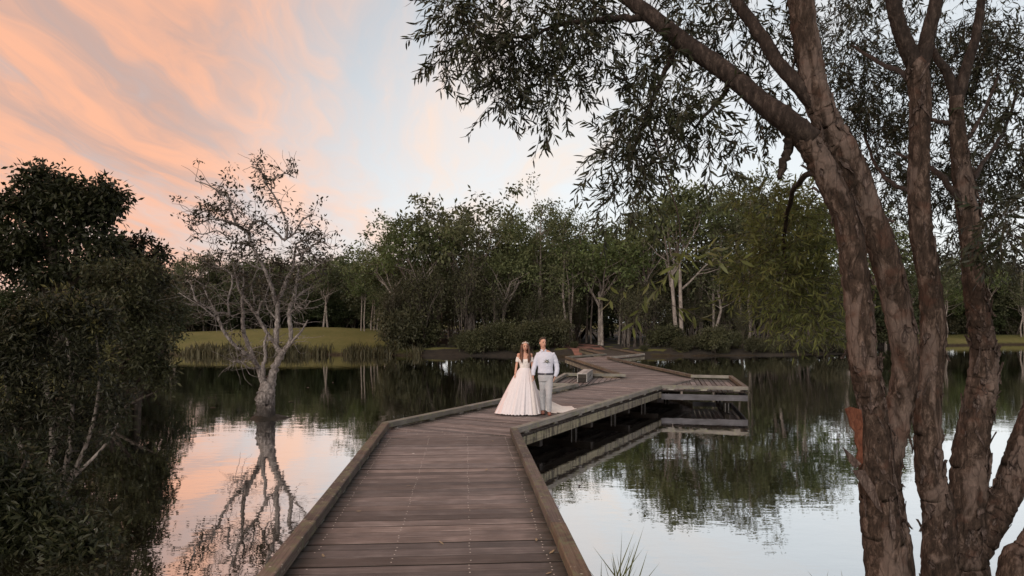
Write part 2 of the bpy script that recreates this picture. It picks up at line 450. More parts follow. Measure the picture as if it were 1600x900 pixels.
# litter floor under the wood and dirt path where the boardwalk lands
def patch(name, outline, dz, mat, label, cat, nsub=10):
    """sheet over the ground inside a quad outline (4 corners)"""
    a, b, c, d = [np.array(p, float) for p in outline]
    vs, fs = [], []
    for j in range(nsub + 1):
        for i in range(nsub + 1):
            s, q = i / nsub, j / nsub
            p = (a * (1 - s) + b * s) * (1 - q) + (d * (1 - s) + c * s) * q
            p = p + 0.25 * np.array([math.sin(9 * q + 3 * s), math.cos(7 * s + 4 * q)]) * (1 if 0 < s < 1 else 0.8)
            vs.append((p[0], p[1], gh(*p) + dz))
    for j in range(nsub):
        for i in range(nsub):
            k = j * (nsub + 1) + i
            fs.append((k, k + 1, k + nsub + 2, k + nsub + 1))
    o = link_mesh(name, mesh_of(name, vs, fs), mat, smooth=True)
    tag(o, label, cat, kind='structure')
    return o


patch('path', [(5.0, 54.3), (8.0, 54.3), (7.6, 66), (3.0, 66)], 0.035, M['dirt'], 'reddish dirt path where the boardwalk meets the wood', 'path', 14)
patch('woodland_floor', [(-7, 54.5), (36, 56), (70, 130), (-30, 120)], 0.02, M['litter'], 'dark leaf litter floor under the wood', 'ground', 40)

# ------------------------------------------------------------------ boardwalk
rng = random.Random(7)


def clip_poly(poly, quad):
    """Sutherland-Hodgman; quad convex, counter-clockwise"""
    out = poly
    for i in range(len(quad)):
        a, b = quad[i], quad[(i + 1) % len(quad)]
        ex, ey = b[0] - a[0], b[1] - a[1]
        inp, out = out, []
        for j in range(len(inp)):
            p, q = inp[j], inp[(j + 1) % len(inp)]
            sp = ex * (p[1] - a[1]) - ey * (p[0] - a[0])
            sq = ex * (q[1] - a[1]) - ey * (q[0] - a[0])
            if sp >= 0:
                out.append(p)
            if (sp >= 0) != (sq >= 0):
                k = sp / (sp - sq)
                out.append((p[0] + (q[0] - p[0]) * k, p[1] + (q[1] - p[1]) * k))
        if len(out) < 3:
            return []
    return out


def ccw(poly):
    a = sum(poly[i][0] * poly[(i + 1) % len(poly)][1] - poly[(i + 1) % len(poly)][0] * poly[i][1] for i in range(len(poly)))
    return poly if a > 0 else poly[::-1]


def prism_data(plan, z0, z1, ang, cham=0.006):
    """prism over a plan polygon, top edges eased; local origin = centroid, local X along ang"""
    plan = ccw(plan)
    cx = sum(p[0] for p in plan) / len(plan)
    cy = sum(p[1] for p in plan) / len(plan)
    ca, sa = math.cos(ang), math.sin(ang)
    loc = [((p[0] - cx) * ca + (p[1] - cy) * sa, -(p[0] - cx) * sa + (p[1] - cy) * ca) for p in plan]
    n = len(loc)
    hz = (z1 - z0) / 2
    def inset(d):
        res = []
        for x, y in loc:
            l = math.hypot(x, y) or 1
            res.append((x - math.copysign(min(d, abs(x) * 0.5), x), y - math.copysign(min(d, abs(y) * 0.5), y)))
        return res
    ins = inset(cham)
    vs = [(x, y, -hz) for x, y in loc] + [(x, y, hz - cham) for x, y in loc] + [(x, y, hz) for x, y in ins]
    fs = [tuple(range(n - 1, -1, -1)), tuple(2 * n + i for i in range(n))]
    for k in (0, n):
        for i in range(n):
            j = (i + 1) % n
            fs.append((k + i, k + j, k + n + j, k + n + i))
    return vs, fs, (cx, cy, (z0 + z1) / 2)


def prism(name, plan, z0, z1, ang, mat, parent, cham=0.006):
    vs, fs, c = prism_data(plan, z0, z1, ang, cham)
    o = link_mesh(name, mesh_of(name, vs, fs), mat, parent, c)
    o.rotation_euler = (0, 0, ang)
    return o


def norm2(x, y):
    l = math.hypot(x, y)
    return x / l, y / l


def offset_line(pts, dist):
    """offset an open polyline to its right by dist, mitred"""
    res = []
    for i, p in enumerate(pts):
        ds = []
        if i > 0:
            ds.append(norm2(p[0] - pts[i - 1][0], p[1] - pts[i - 1][1]))
        if i < len(pts) - 1:
            ds.append(norm2(pts[i + 1][0] - p[0], pts[i + 1][1] - p[1]))
        ns = [(d[1], -d[0]) for d in ds]
        if len(ns) == 1:
            nn, k = ns[0], dist
        else:
            nn = norm2(ns[0][0] + ns[1][0], ns[0][1] + ns[1][1])
            k = dist / max(0.35, nn[0] * ns[0][0] + nn[1] * ns[0][1])
        res.append((p[0] + nn[0] * k, p[1] + nn[1] * k))
    return res


boardwalk = empty('boardwalk', (0, 0, 0))
tag(boardwalk, 'weathered timber boardwalk zigzagging across the lake with low kerbs', 'boardwalk')

RI = [(0.84, 0.6), (-0.04, 13.2), (4.75, 22.2), (7.33, 21.68), (8.25, 26.0), (6.92, 26.42), (5.55, 40.0), (8.5, 44.5), (7.75, 54.6)]
LI = [(-1.58, 0.6), (-2.5, 13.9), (2.22, 22.7), (1.27, 22.95), (2.2, 27.25), (4.45, 26.72), (3.3, 40.6), (6.15, 44.3), (5.5, 54.6)]
KW = 0.15
RO = offset_line(RI, KW)
LO = [tuple(p) for p in offset_line(LI, -KW)]
ZT = DECK            # top of the planks
PT = 0.045           # plank thickness

SECT = [  # outline, walking direction in degrees from +Y, plank pitch
    ([LO[0], LO[1], RO[1], RO[0]], -4.0, 0.205),
    ([LO[1], (4.36, 26.74), (7.02, 26.40), RO[1]], 28.2, 0.20),
    ([(4.30, 26.76), LO[6], RO[6], (7.07, 26.42)], -5.0, 0.20),
    ([LO[6], LO[7], RO[7], RO[6]], 35.0, 0.20),
]
PLAT = [(4.86, 22.15), RO[3], RO[4], (7.06, 26.38)]
BAY = [(2.06, 22.75), LO[3], LO[4], (4.32, 26.76)]
screw_v, screw_f = [], []


def add_screw(x, y, z, r=0.0085):
    k = len(screw_v)
    for i in range(6):
        a = i * math.pi / 3
        screw_v.append((x + r * math.cos(a), y + r * math.sin(a), z))
    screw_v.append((x, y, z + 0.003))
    for i in range(6):
        screw_f.append((k + i, k + (i + 1) % 6, k + 6))


def lay(outline, adeg, pitch, sect, fr=(0.10, 0.375, 0.64, 0.905), joined=None):
    a = R(adeg)
    d = (math.sin(a), math.cos(a))
    n = (math.cos(a), -math.sin(a))
    q = ccw(outline)
    pr = [p[0] * d[0] + p[1] * d[1] for p in q]
    s, e = min(pr), max(pr)
    while s < e:
        wd = pitch * rng.uniform(0.86, 1.12)
        gap = rng.choice((0.008, 0.012, 0.020, 0.030, 0.036))
        j1, j2 = rng.uniform(-.002, .002), rng.uniform(-.002, .002)
        rect = []
        for (ss, nn) in ((s + gap / 2 + j1, -14), (s + gap / 2 + j2, 14), (s + wd - gap / 2 + j2, 14), (s + wd - gap / 2 + j1, -14)):
            # the strip runs across the walking direction
            o0 = (q[0][0] + q[2][0]) / 2 * n[0] + (q[0][1] + q[2][1]) / 2 * n[1]
            rect.append((d[0] * ss + n[0] * (nn + o0), d[1] * ss + n[1] * (nn + o0)))
        pl = clip_poly(ccw(rect), q)
        s += wd
        if len(pl) < 3:
            continue
        # drop repeated corners
        cl = [p for i, p in enumerate(pl) if math.hypot(p[0] - pl[i - 1][0], p[1] - pl[i - 1][1]) > 1e-4]
        if len(cl) < 3:
            continue
        ext = [p[0] * n[0] + p[1] * n[1] for p in cl]
        if max(ext) - min(ext) < 0.08:
            continue
        z = ZT + rng.uniform(-0.007, 0.003)
        if joined is not None:
            vs, fs, c = prism_data(cl, z - PT, z, -a)
            k = len(joined[0])
            ca, sa = math.cos(-a), math.sin(-a)
            joined[0].extend([(x * ca - y * sa + c[0], x * sa + y * ca + c[1], zz + c[2]) for x, y, zz in vs])
            joined[1].extend([tuple(i + k for i in f) for f in fs])
            continue
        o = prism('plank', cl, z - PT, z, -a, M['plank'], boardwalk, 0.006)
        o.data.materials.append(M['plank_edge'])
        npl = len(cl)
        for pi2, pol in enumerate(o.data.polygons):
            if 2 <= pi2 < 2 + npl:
                pol.material_index = 1  # side faces get the painted gap shade
        o.rotation_euler = (rng.uniform(-.006, .006), rng.uniform(-.0006, .0006), -a)
        if sect < 2:
            lo_, hi_ = min(ext), max(ext)
            mid = s - wd / 2
            for f in fr:
                nnp = lo_ + (hi_ - lo_) * f + rng.uniform(-.012, .012)
                for sgn in (-1, 1):
                    if rng.random() < 0.16:
                        continue
                    ss = mid + sgn * wd * 0.24 + rng.uniform(-.008, .008)
                    add_screw(d[0] * ss + n[0] * nnp, d[1] * ss + n[1] * nnp, z + 0.002)


for k, (ol, ad, pi_) in enumerate(SECT):
    lay(ol, ad, pi_, k)
lay(PLAT, 12.2 + 90, 0.17, 5)
lay(BAY, 12.2 + 90, 0.17, 5)
far_j = ([], [])
lay([LO[7], LO[8], RO[8], RO[7]], -4.5, 0.2, 9, joined=far_j)
fj = link_mesh('far_planks', mesh_of('far_planks', *far_j), M['plank'], boardwalk)
fj['kind'] = 'stuff'
sj = link_mesh('screw_heads', mesh_of('screw_heads', screw_v, screw_f), M['screw'], boardwalk)
sj['kind'] = 'stuff'


def kerb_run(a_in, b_in, a_out, b_out, mat, piece=3.6, z0=0.05, z1=0.155, name='kerb', zbase=None, sub=True):
    zb = ZT if zbase is None else zbase
    L = math.hypot(b_in[0] - a_in[0], b_in[1] - a_in[1])
    npc = max(1, round(L / piece))
    ang = math.atan2(b_in[1] - a_in[1], b_in[0] - a_in[0])
    cuts = [0] + [min(0.97, max(0.03, (i + rng.uniform(-.12, .12)) / npc)) for i in range(1, npc)] + [1]
    def lerp(p, q, s):
        return (p[0] + (q[0] - p[0]) * s, p[1] + (q[1] - p[1]) * s)
    for i in range(npc):
        g0 = 0.004 / L if i else 0
        g1 = 0.004 / L if i < npc - 1 else 0
        pl = [lerp(a_in, b_in, cuts[i] + g0), lerp(a_in, b_in, cuts[i + 1] - g1), lerp(a_out, b_out, cuts[i + 1] - g1), lerp(a_out, b_out, cuts[i] + g0)]
        jz = rng.uniform(-.004, .004)
        o = prism(name, pl, zb + z0 + jz, zb + z1 + jz, ang, mat, boardwalk, 0.009)
        if sub:   # packers that hold the kerb off the planks
            c = lerp(lerp(a_in, b_in, 0.5), lerp(a_out, b_out, 0.5), 0.5)
            m_len = L * (cuts[i + 1] - cuts[i])
            for f in (0.12, 0.5, 0.88):
                s = cuts[i] + (cuts[i + 1] - cuts[i]) * f
                hw = 0.09 / L
                pk = [lerp(lerp(a_in, a_out, .12), lerp(b_in, b_out, .12), s - hw), lerp(lerp(a_in, a_out, .12), lerp(b_in, b_out, .12), s + hw), lerp(lerp(a_in, a_out, .9), lerp(b_in, b_out, .9), s + hw), lerp(lerp(a_in, a_out, .9), lerp(b_in, b_out, .9), s - hw)]
                prism('packer', pk, zb + 0.004, zb + z0 + jz + 0.001, ang, M['kerb_grey'], boardwalk, 0.002)


RMAT = ['kerb_red', 'kerb_grey', 'kerb_grey', 'kerb_red', 'kerb_grey', 'kerb_red', 'kerb_grey', 'kerb_red']
LMAT = ['kerb_red', 'kerb_grey', 'kerb_grey', 'kerb_grey', 'kerb_grey', 'kerb_red', 'kerb_grey', 'kerb_red']
for i in range(8):
    kerb_run(RI[i], RI[i + 1], RO[i], RO[i + 1], M[RMAT[i]], sub=i < 3)
    kerb_run(LI[i], LI[i + 1], LO[i], LO[i + 1], M[LMAT[i]], sub=i < 3)
# fascia boards under the plank ends
RF0, RF1 = offset_line(RI, KW - 0.055), offset_line(RI, KW - 0.012)
LF0, LF1 = offset_line(LI, -(KW - 0.055)), offset_line(LI, -(KW - 0.012))
for i in range(8):
    deep = i in (2, 3, 4)
    kerb_run(RF0[i], RF1[i] and RF0[i + 1], RF1[i], RF1[i + 1], M['fascia'], 4.5, -0.235, -0.050, 'fascia_board', sub=False) if not deep else kerb_run(RF0[i], RF0[i + 1], RF1[i], RF1[i + 1], M['beam'], 9, -0.30, -0.12, 'fascia_board', sub=False)
    kerb_run(LF0[i], LF0[i + 1], LF1[i], LF1[i + 1], M['fascia'], 4.5, -0.235, -0.050, 'fascia_board', sub=False)

# joists that carry the planks
def joists(a, b, ang, offs, z1=-0.052):
    n = (math.cos(ang), -math.sin(ang))
    for of in offs:
        pa = (a[0] + n[0] * of, a[1] + n[1] * of)
        pb = (b[0] + n[0] * of, b[1] + n[1] * of)
        d = norm2(pb[0] - pa[0], pb[1] - pa[1])
        s = (d[1] * .045, -d[0] * .045)
        prism('joist', [(pa[0] - s[0], pa[1] - s[1]), (pb[0] - s[0], pb[1] - s[1]), (pb[0] + s[0], pb[1] + s[1]), (pa[0] + s[0], pa[1] + s[1])], ZT + z1 - .17, ZT + z1, math.atan2(d[1], d[0]), M['pile'], boardwalk, .004)


def mid(a, b):
    return ((a[0] + b[0]) / 2, (a[1] + b[1]) / 2)


joists(mid(LI[0], RI[0]), mid(LI[1], RI[1]), R(-4), (-1.0, -.68, -.34, 0, .34, .68, 1.0))
joists(mid(LI[1], RI[1]), (5.6, 26.6), R(28.2), (-1.0, -.5, 0, .5, 1.0))
# bearers and piles below
def pile_pair(c, ang, half):
    n = (math.cos(ang), -math.sin(ang))
    d = (math.sin(ang), math.cos(ang))
    bw = 0.07
    pl = []
    for sn, sdv in ((-half, -bw), (half, -bw), (half, bw), (-half, bw)):
        pl.append((c[0] + n[0] * sn + d[0] * sdv, c[1] + n[1] * sn + d[1] * sdv))
    prism('bearer', pl, ZT - 0.42, ZT - 0.24, -ang, M['pile'], boardwalk, 0.006)
    for sg in (-1, 1):
        p = (c[0] + n[0] * sg * (half - 0.5), c[1] + n[1] * sg * (half - 0.5))
        segs = 10
        vs, fs = [], []
        for z in (-1.6, ZT - 0.43):
            for i in range(segs):
                q = 2 * math.pi * i / segs
                vs.append((0.10 * math.cos(q), 0.10 * math.sin(q), z))
        for i in range(segs):
            fs.append((i, (i + 1) % segs, segs + (i + 1) % segs, segs + i))
        fs.append(tuple(range(segs, 2 * segs)))
        pile = link_mesh('pile', mesh_of('pile', vs, fs), M['pile'], boardwalk, (p[0], p[1], 0))
        for off in (-0.055, 0.055):
            w_, h_ = 0.012, 0.11
            bv = [(off + sx_ * w_, -0.115 + sy_ * 0.006, ZT - 0.50 + sz_ * h_) for sx_ in (-1, 1) for sy_ in (-1, 1) for sz_ in (-1, 1)]
            bf = [(0, 1, 3, 2), (4, 6, 7, 5), (0, 4, 5, 1), (2, 3, 7, 6), (0, 2, 6, 4), (1, 5, 7, 3)]
            link_mesh('strap', mesh_of('strap', bv, bf), M['strap'], pile, (0, 0, 0))


def mid(a, b):
    return ((a[0] + b[0]) / 2, (a[1] + b[1]) / 2)


for (a, b, ang, steps) in ((mid(LI[0], RI[0]), mid(LI[1], RI[1]), R(-4), 5), (mid(LI[1], RI[1]), (5.6, 26.6), R(28.2), 5), ((5.6, 26.6), mid(LI[6], RI[6]), R(-5), 4), (mid(LI[6], RI[6]), mid(LI[7], RI[7]), R(35), 2), (mid(LI[7], RI[7]), mid(LI[8], RI[8]), R(-4.5), 3)):
    for k in range(steps):
        f = (k + 0.55) / steps
        pile_pair((a[0] + (b[0] - a[0]) * f, a[1] + (b[1] - a[1]) * f), ang, 1.28)
pile_pair((7.35, 23.9), R(12.2 + 90), 1.9)
pile_pair((2.0, 25.0), R(12.2 + 90), 1.9)

# bird droppings on the deck edge: small splats
for (u, v, r) in ((619, 669, .05), (650, 661, .03), (658, 660, .035), (646, 709, .03)):
    dd = (CAM_Z - ZT) * F_PX / (v - V0)
    c = P(u, v, dd)
    vs = [(0, 0, 0.004)] + [(r * rng.uniform(.6, 1.2) * math.cos(k * .785), 0.7 * r * rng.uniform(.6, 1.2) * math.sin(k * .785), 0) for k in range(8)]
    o = link_mesh('dropping', mesh_of('dropping', vs, [(0, k + 1, (k + 1) % 8 + 1) for k in range(8)]), M['droppings'], boardwalk, (c.x, c.y, ZT + 0.006))

# low box seat in the side bay
seat = empty('box_seat', (2.72, 24.75, ZT + 0.004), -R(12.2))
tag(seat, 'pale weathered timber box seat beside the left bay of the boardwalk', 'seat')
def box_mesh(name, x0, x1, y0, y1, z0, z1, cham=0.006):
    vs, fs, c = prism_data([(x0, y0), (x1, y0), (x1, y1), (x0, y1)], z0, z1, 0.0, cham)
    return mesh_of(name, vs, fs), c
def seat_part(name, x0, x1, y0, y1, z0, z1, mat):
    me, c = box_mesh(name, x0, x1, y0, y1, z0, z1)
    me.transform(Matrix.Rotation(-math.pi / 2, 4, 'Z'))      # grain along the seat
    o = link_mesh(name, me, mat, seat, c)
    o.rotation_euler = (0, 0, math.pi / 2)
    return o
for k in range(2):
    seat_part('side_board', -0.03, 0.0, 0.0, 2.2, 0.01 + k * 0.145, 0.148 + k * 0.145, M['seat_wood'])
    seat_part('side_board', -0.36, -0.33, 0.0, 2.2, 0.01 + k * 0.145, 0.148 + k * 0.145, M['seat_wood'])
    seat_part('end_board', -0.329, -0.031, 0.004, 0.034, 0.01 + k * 0.145, 0.148 + k * 0.145, M['pile'])
    seat_part('end_board', -0.329, -0.031, 2.166, 2.196, 0.01 + k * 0.145, 0.148 + k * 0.145, M['pile'])
    seat_part('seat_board', -0.365 + k * 0.186, -0.183 + k * 0.186, -0.01, 2.21, 0.296, 0.335, M['seat_wood'])
# dark scribble cut into its side
mk = []
for (y0, y1, z0, z1) in ((0.85, 1.0, 0.08, 0.16), (1.0, 1.25, 0.12, 0.19), (1.28, 1.36, 0.13, 0.25), (1.42, 1.6, 0.16, 0.22)):
    k = len(mk)
    mk += [(0.0025, y0, z0), (0.0025, y1, z0 + 0.03), (0.0025, y1 + 0.03, z1), (0.0025, y0 + 0.05, z1 - 0.01)]
link_mesh('dark_mark', mesh_of('dark_mark', mk, [(4 * i, 4 * i + 1, 4 * i + 2, 4 * i + 3) for i in range(4)]), M['pile'], seat)

# ------------------------------------------------------------------ tree tools
def catmull(pts, n):
    """resample control rows (x, y, z, r) smoothly, n steps per span"""
    p = np.array(pts, float)
    p = np.vstack([2 * p[0] - p[1], p, 2 * p[-1] - p[-2]])
    out = []
    for i in range(1, len(p) - 2):
        a, b, c, d = p[i - 1], p[i], p[i + 1], p[i + 2]
        for k in range(n):
            s = k / n
            out.append(0.5 * (2 * b + (c - a) * s + (2 * a - 5 * b + 4 * c - d) * s * s + (3 * b - a - 3 * c + d) * s ** 3))
    out.append(p[-2])
    out = np.array(out)
    out[:, 3] = np.maximum(out[:, 3], 0.0015)
    return out


def tube_arrays(rows, seg=6, rough=0.0, freq=6.0, nrng=None, cap=True):
    """rows (x,y,z,r) -> verts, quads; rough: relative radius noise that runs along the stem"""
    rows = np.asarray(rows, float)
    c, r = rows[:, :3], rows[:, 3]
    n = len(c)
    tan = np.gradient(c, axis=0)
    tan /= np.linalg.norm(tan, axis=1)[:, None] + 1e-9
    ref = np.array([0, 1.0, 0]) if abs(tan[0][1]) < 0.9 else np.array([1.0, 0, 0])
    u = np.cross(tan[0], ref)
    us = []
    for i in range(n):
        u = u - tan[i] * np.dot(u, tan[i])
        u = u / (np.linalg.norm(u) + 1e-9)
        us.append(u.copy())
    us = np.array(us)
    vs_ = np.cross(tan, us)
    ang = np.arange(seg) * 2 * np.pi / seg
    rad = np.repeat(r[:, None], seg, 1)
    if rough:
        s = np.concatenate([[0], np.cumsum(np.linalg.norm(np.diff(c, axis=0), axis=1))])
        ph = nrng.uniform(0, 6.28, 8)
        nz = np.zeros((n, seg))
        for k in range(8):
            m_ = int(nrng.integers(1, 7))
            fz = nrng.uniform(0.4, 2.2) * freq
            nz += np.sin(m_ * ang[None, :] + fz * s[:, None] + ph[k] + 1.2 * np.sin(s[:, None] * freq * 0.37 + ph[k])) / (1 + 0.25 * m_)
        nz += nrng.normal(0, 0.9, (n, seg))
        rad = rad * (1 + rough * nz / 3.0)
    V = c[:, None, :] + rad[:, :, None] * (np.cos(ang)[None, :, None] * us[:, None, :] + np.sin(ang)[None, :, None] * vs_[:, None, :])
    V = V.reshape(-1, 3)
    i = np.arange(n - 1)[:, None] * seg
    j = np.arange(seg)[None, :]
    jn = (j + 1) % seg
    Fq = np.stack([i + j, i + jn, i + seg + jn, i + seg + j], -1).reshape(-1, 4).tolist()
    if cap:
        Fq.append(list(range(seg - 1, -1, -1)))
        Fq.append([(n - 1) * seg + q for q in range(seg)])
    return V.tolist(), Fq


class Soup:
    def __init__(self):
        self.v, self.f = [], []

    def add(self, v, f):
        k = len(self.v)
        self.v.extend(v)
        self.f.extend([[q + k for q in a] for a in f])

    def tube(self, rows, seg=6, n=4, **kw):
        self.add(*tube_arrays(catmull(rows, n) if n else rows, seg, **kw))

    def mesh(self, name):
        return mesh_of(name, self.v, self.f)


def unit(a):
    return a / (np.linalg.norm(a, axis=-1, keepdims=True) + 1e-9)


def leaves_mesh(name, pos, dirs, nrm, ln, wd, tint, lance=False):
    """many leaf blades in one mesh"""
    pos, dirs, nrm = np.asarray(pos), unit(np.asarray(dirs)), np.asarray(nrm)
    side = unit(np.cross(dirs, nrm))
    up = np.cross(side, dirs)
    ln, wd = np.asarray(ln)[:, None], np.asarray(wd)[:, None]
    N = len(pos)
    if not lance:
        v = np.stack([pos, pos + dirs * ln * 0.5 + side * wd * 0.5 + up * ln * 0.05, pos + dirs * ln, pos + dirs * ln * 0.5 - side * wd * 0.5 + up * ln * 0.05], 1).reshape(-1, 3)
        f = np.arange(N * 4).reshape(N, 4)
        me = mesh_of(name, v, f)
        face_attr(me, 'tint', tint)
        return me
    v = np.stack([pos, pos + dirs * ln * 0.35 + side * wd * 0.5, pos + dirs * ln * 0.35 - side * wd * 0.5,
                  pos + dirs * ln * 0.72 + side * wd * 0.42 - up * ln * 0.06, pos + dirs * ln * 0.72 - side * wd * 0.42 - up * ln * 0.06,
                  pos + dirs * ln - up * ln * 0.15], 1).reshape(-1, 3)
    b = np.arange(N) * 6
    t1 = np.stack([b, b + 1, b + 2], 1).tolist()
    q = np.stack([b + 1, b + 3, b + 4, b + 2], 1).tolist()
    t2 = np.stack([b + 3, b + 5, b + 4], 1).tolist()
    me = mesh_of(name, v, t1 + q + t2)
    face_attr(me, 'tint', np.concatenate([tint, tint, tint]))
    return me


def grow(nr, p, d, length, r, level, maxl, stems, tips, kids=(3, 5), spread=0.75, up=0.25, wob=0.16, ratio=0.62):
    npt = 5
    rows = [[*p, r]]
    q, dd = np.array(p, float), np.array(d, float)
    for i in range(1, npt):
        dd = unit(dd + nr.normal(0, wob, 3) + np.array([0, 0, up * 0.25]))
        q = q + dd * length / (npt - 1)
        rows.append([*q, r * (1 - 0.52 * i / (npt - 1))])
    stems.append((rows, level))
    if level >= maxl:
        tips.append((q, dd))
        return
    n = int(nr.integers(kids[0], kids[1] + 1))
    for k in range(n):
        f = 0.35 + 0.65 * (k + nr.uniform(0.2, 0.9)) / n
        x = min(npt - 1.001, f * (npt - 1))
        i = int(x)
        a, b = np.array(rows[i]), np.array(rows[i + 1])
        s = a + (b - a) * (x - i)
        axis_ = unit(np.cross(dd, nr.normal(0, 1, 3)))
        nd = unit(dd * (1 - spread * 0.5) + axis_ * spread * nr.uniform(0.6, 1.2) + np.array([0, 0, up]))
        grow(nr, s[:3], nd, length * ratio * nr.uniform(0.75, 1.2), s[3] * 0.62, level + 1, maxl, stems, tips, kids, spread, up, wob, ratio)
    grow(nr, q, unit(dd + nr.normal(0, .2, 3)), length * ratio, r * 0.46, level + 1, maxl, stems, tips, kids, spread, up, wob, ratio)


def clump_leaves(nr, tips, n_per, rc, ln, wd, flat=0.75, droop=0.25, inner=0.5):
    pos, dr, nm, tt = [], [], [], []
    for (q, d) in tips:
        n = max(3, int(n_per * nr.uniform(0.6, 1.35)))
        g = nr.normal(0, 1, (n, 3))
        g = unit(g) * (nr.uniform(0, 1, (n, 1)) ** inner)
        sc = rc * nr.uniform(0.7, 1.3)
        pos.append(q + g * np.array([sc, sc, sc * flat]))
        dr.append(unit(g + nr.normal(0, .6, (n, 3)) + np.array([0, 0, -droop])))
        nm.append(nr.normal(0, 1, (n, 3)) + np.array([0, 0, 0.9]))
        base = nr.uniform(0.1, 0.9)
        tt.append(np.clip(base + nr.normal(0, .22, n), 0, 1))
    pos, dr, nm, tt = map(np.concatenate, (pos, dr, nm, tt))
    N = len(pos)
    return pos, dr, nm, ln * nr.uniform(0.6, 1.3, N), wd * nr.uniform(0.7, 1.25, N), tt


def make_tree_meshes(seed, H, kind):
    """returns (trunk mesh, crown mesh) standing at the origin, H metres tall"""
    nr = np.random.default_rng(seed)
    stems, tips = [], []
    if kind == 'gum':           # tall clear bole, domed clumpy head
        bole = 0.42 * H
        nb = 2
        for b in range(nb):
            lean = nr.normal(0, 0.07, 2)
            top = np.array([lean[0] * bole, lean[1] * bole, bole * nr.uniform(.85, 1.1)])
            p0 = np.array([nr.normal(0, .25), nr.normal(0, .25), -0.2])
            stems.append(([[*p0, 0.17], [*(p0 * .6 + top * .4 + nr.normal(0, .1, 3)), 0.14], [*top, 0.11]], 0))
            for k in range(4):
                a = nr.uniform(0, 6.28)
                grow(nr, top - np.array([0, 0, nr.uniform(0, .12) * H]), unit(np.array([math.cos(a) * .6, math.sin(a) * .6, 1.0])), 0.26 * H, 0.085, 1, 3, stems, tips, (2, 4), 0.8, 0.16, .16, .62)
        L = clump_leaves(nr, tips, 34, 0.060 * H, 0.34, 0.15, inner=.9)
    elif kind == 'tall':        # narrow upright, foliage most of the way
        for b in range(3):
            p0 = np.array([nr.normal(0, .4), nr.normal(0, .4), -0.2])
            lean = nr.normal(0, 0.05, 2)
            hh = H * nr.uniform(.8, 1.0)
            rows = [[p0[0] + lean[0] * hh * f + nr.normal(0, .08), p0[1] + lean[1] * hh * f + nr.normal(0, .08), -0.2 + hh * f, 0.13 * (1 - .85 * f) + .015] for f in np.linspace(0, 1, 7)]
            stems.append((rows, 0))
            for k in range(15):
                f = nr.uniform(0.34, 0.98)
                i = min(5, int(f * 6))
                s = np.array(rows[i]) * (1 - (f * 6 - i)) + np.array(rows[i + 1]) * (f * 6 - i)
                a = nr.uniform(0, 6.28)
                grow(nr, s[:3], unit(np.array([math.cos(a), math.sin(a), 0.55])), (0.15 + 0.10 * (1 - f)) * H * nr.uniform(.6, 1.1), 0.035, 2, 3, stems, tips, (2, 3), 0.8, .15)
        L = clump_leaves(nr, tips, 30, 0.052 * H, 0.32, 0.14, inner=.9, flat=1.0)
    elif kind == 'dense':       # full dark crown from low down
        for k in range(4):
            a = nr.uniform(0, 6.28)
            grow(nr, np.array([nr.normal(0, .3), nr.normal(0, .3), -0.2]), unit(np.array([math.cos(a) * .28, math.sin(a) * .28, 1.0])), 0.42 * H, 0.13, 0, 3, stems, tips, (3, 4), 0.85, .14, .16, .60)
        L = clump_leaves(nr, tips, 26, 0.06 * H, 0.30, 0.16)
    elif kind == 'sapling':     # thin whippy stems, wispy leaves down to the ground
        for k in range(7):
            a = nr.uniform(0, 6.28)
            grow(nr, np.array([nr.normal(0, .5), nr.normal(0, .5), -0.1]), unit(np.array([math.cos(a) * .16, math.sin(a) * .16, 1.0])), 0.55 * H * nr.uniform(.7, 1.1), 0.05, 0, 2, stems, tips, (3, 5), 0.55, .4, .08, .55)
        L = clump_leaves(nr, tips, 17, 0.085 * H, 0.24, 0.09, flat=1.3)
    else:                       # 'bush'
        for k in range(9):
            a = nr.uniform(0, 6.28)
            grow(nr, np.array([nr.normal(0, .25), nr.normal(0, .25), -0.1]), unit(np.array([math.cos(a) * .7, math.sin(a) * .7, 1.0])), 0.40 * H, 0.04, 0, 2, stems, tips, (3, 5), 0.85, .14, .14, .62)
        L = clump_leaves(nr, tips, 34, 0.13 * H, 0.20, 0.10, flat=1.0)
    s = Soup()
    for rows, lv in stems:
        if lv >= 3:
            continue
        s.tube(rows, 7 if lv == 0 else 5 if lv == 1 else 4, 2 if lv < 2 else 1, cap=False)
    return s.mesh('trunk_' + kind), leaves_mesh('crown_' + kind, *L)


PROTO = {}
def proto(kind, k, H):
    key = (kind, k)
    if key not in PROTO:
        tm, cm = make_tree_meshes(100 + 17 * k + 1000 * ['gum', 'tall', 'dense', 'sapling', 'bush'].index(kind), H, kind)
        zs = np.sort(np.array([v.co.z for v in cm.vertices]))
        PROTO[key] = (tm, cm, float(zs[int(len(zs) * .992)]))
    return PROTO[key]


REF_H = {'gum': 13.0, 'tall': 13.0, 'dense': 10.0, 'sapling': 7.0, 'bush': 3.0}
NAME = {'gum': 'gum_tree', 'tall': 'gum_tree', 'dense': 'leafy_tree', 'sapling': 'sapling_clump', 'bush': 'bush'}
LEAFM = {'gum': 'leaf_far', 'tall': 'leaf_far', 'dense': 'leaf_dark', 'sapling': 'leaf_olive', 'bush': 'leaf_olive'}
BARKM = {'gum': 'bark_far', 'tall': 'bark_far', 'dense': 'bark_dark', 'sapling': 'bark_sapling', 'bush': 'bark_dark'}
trng = random.Random(21)


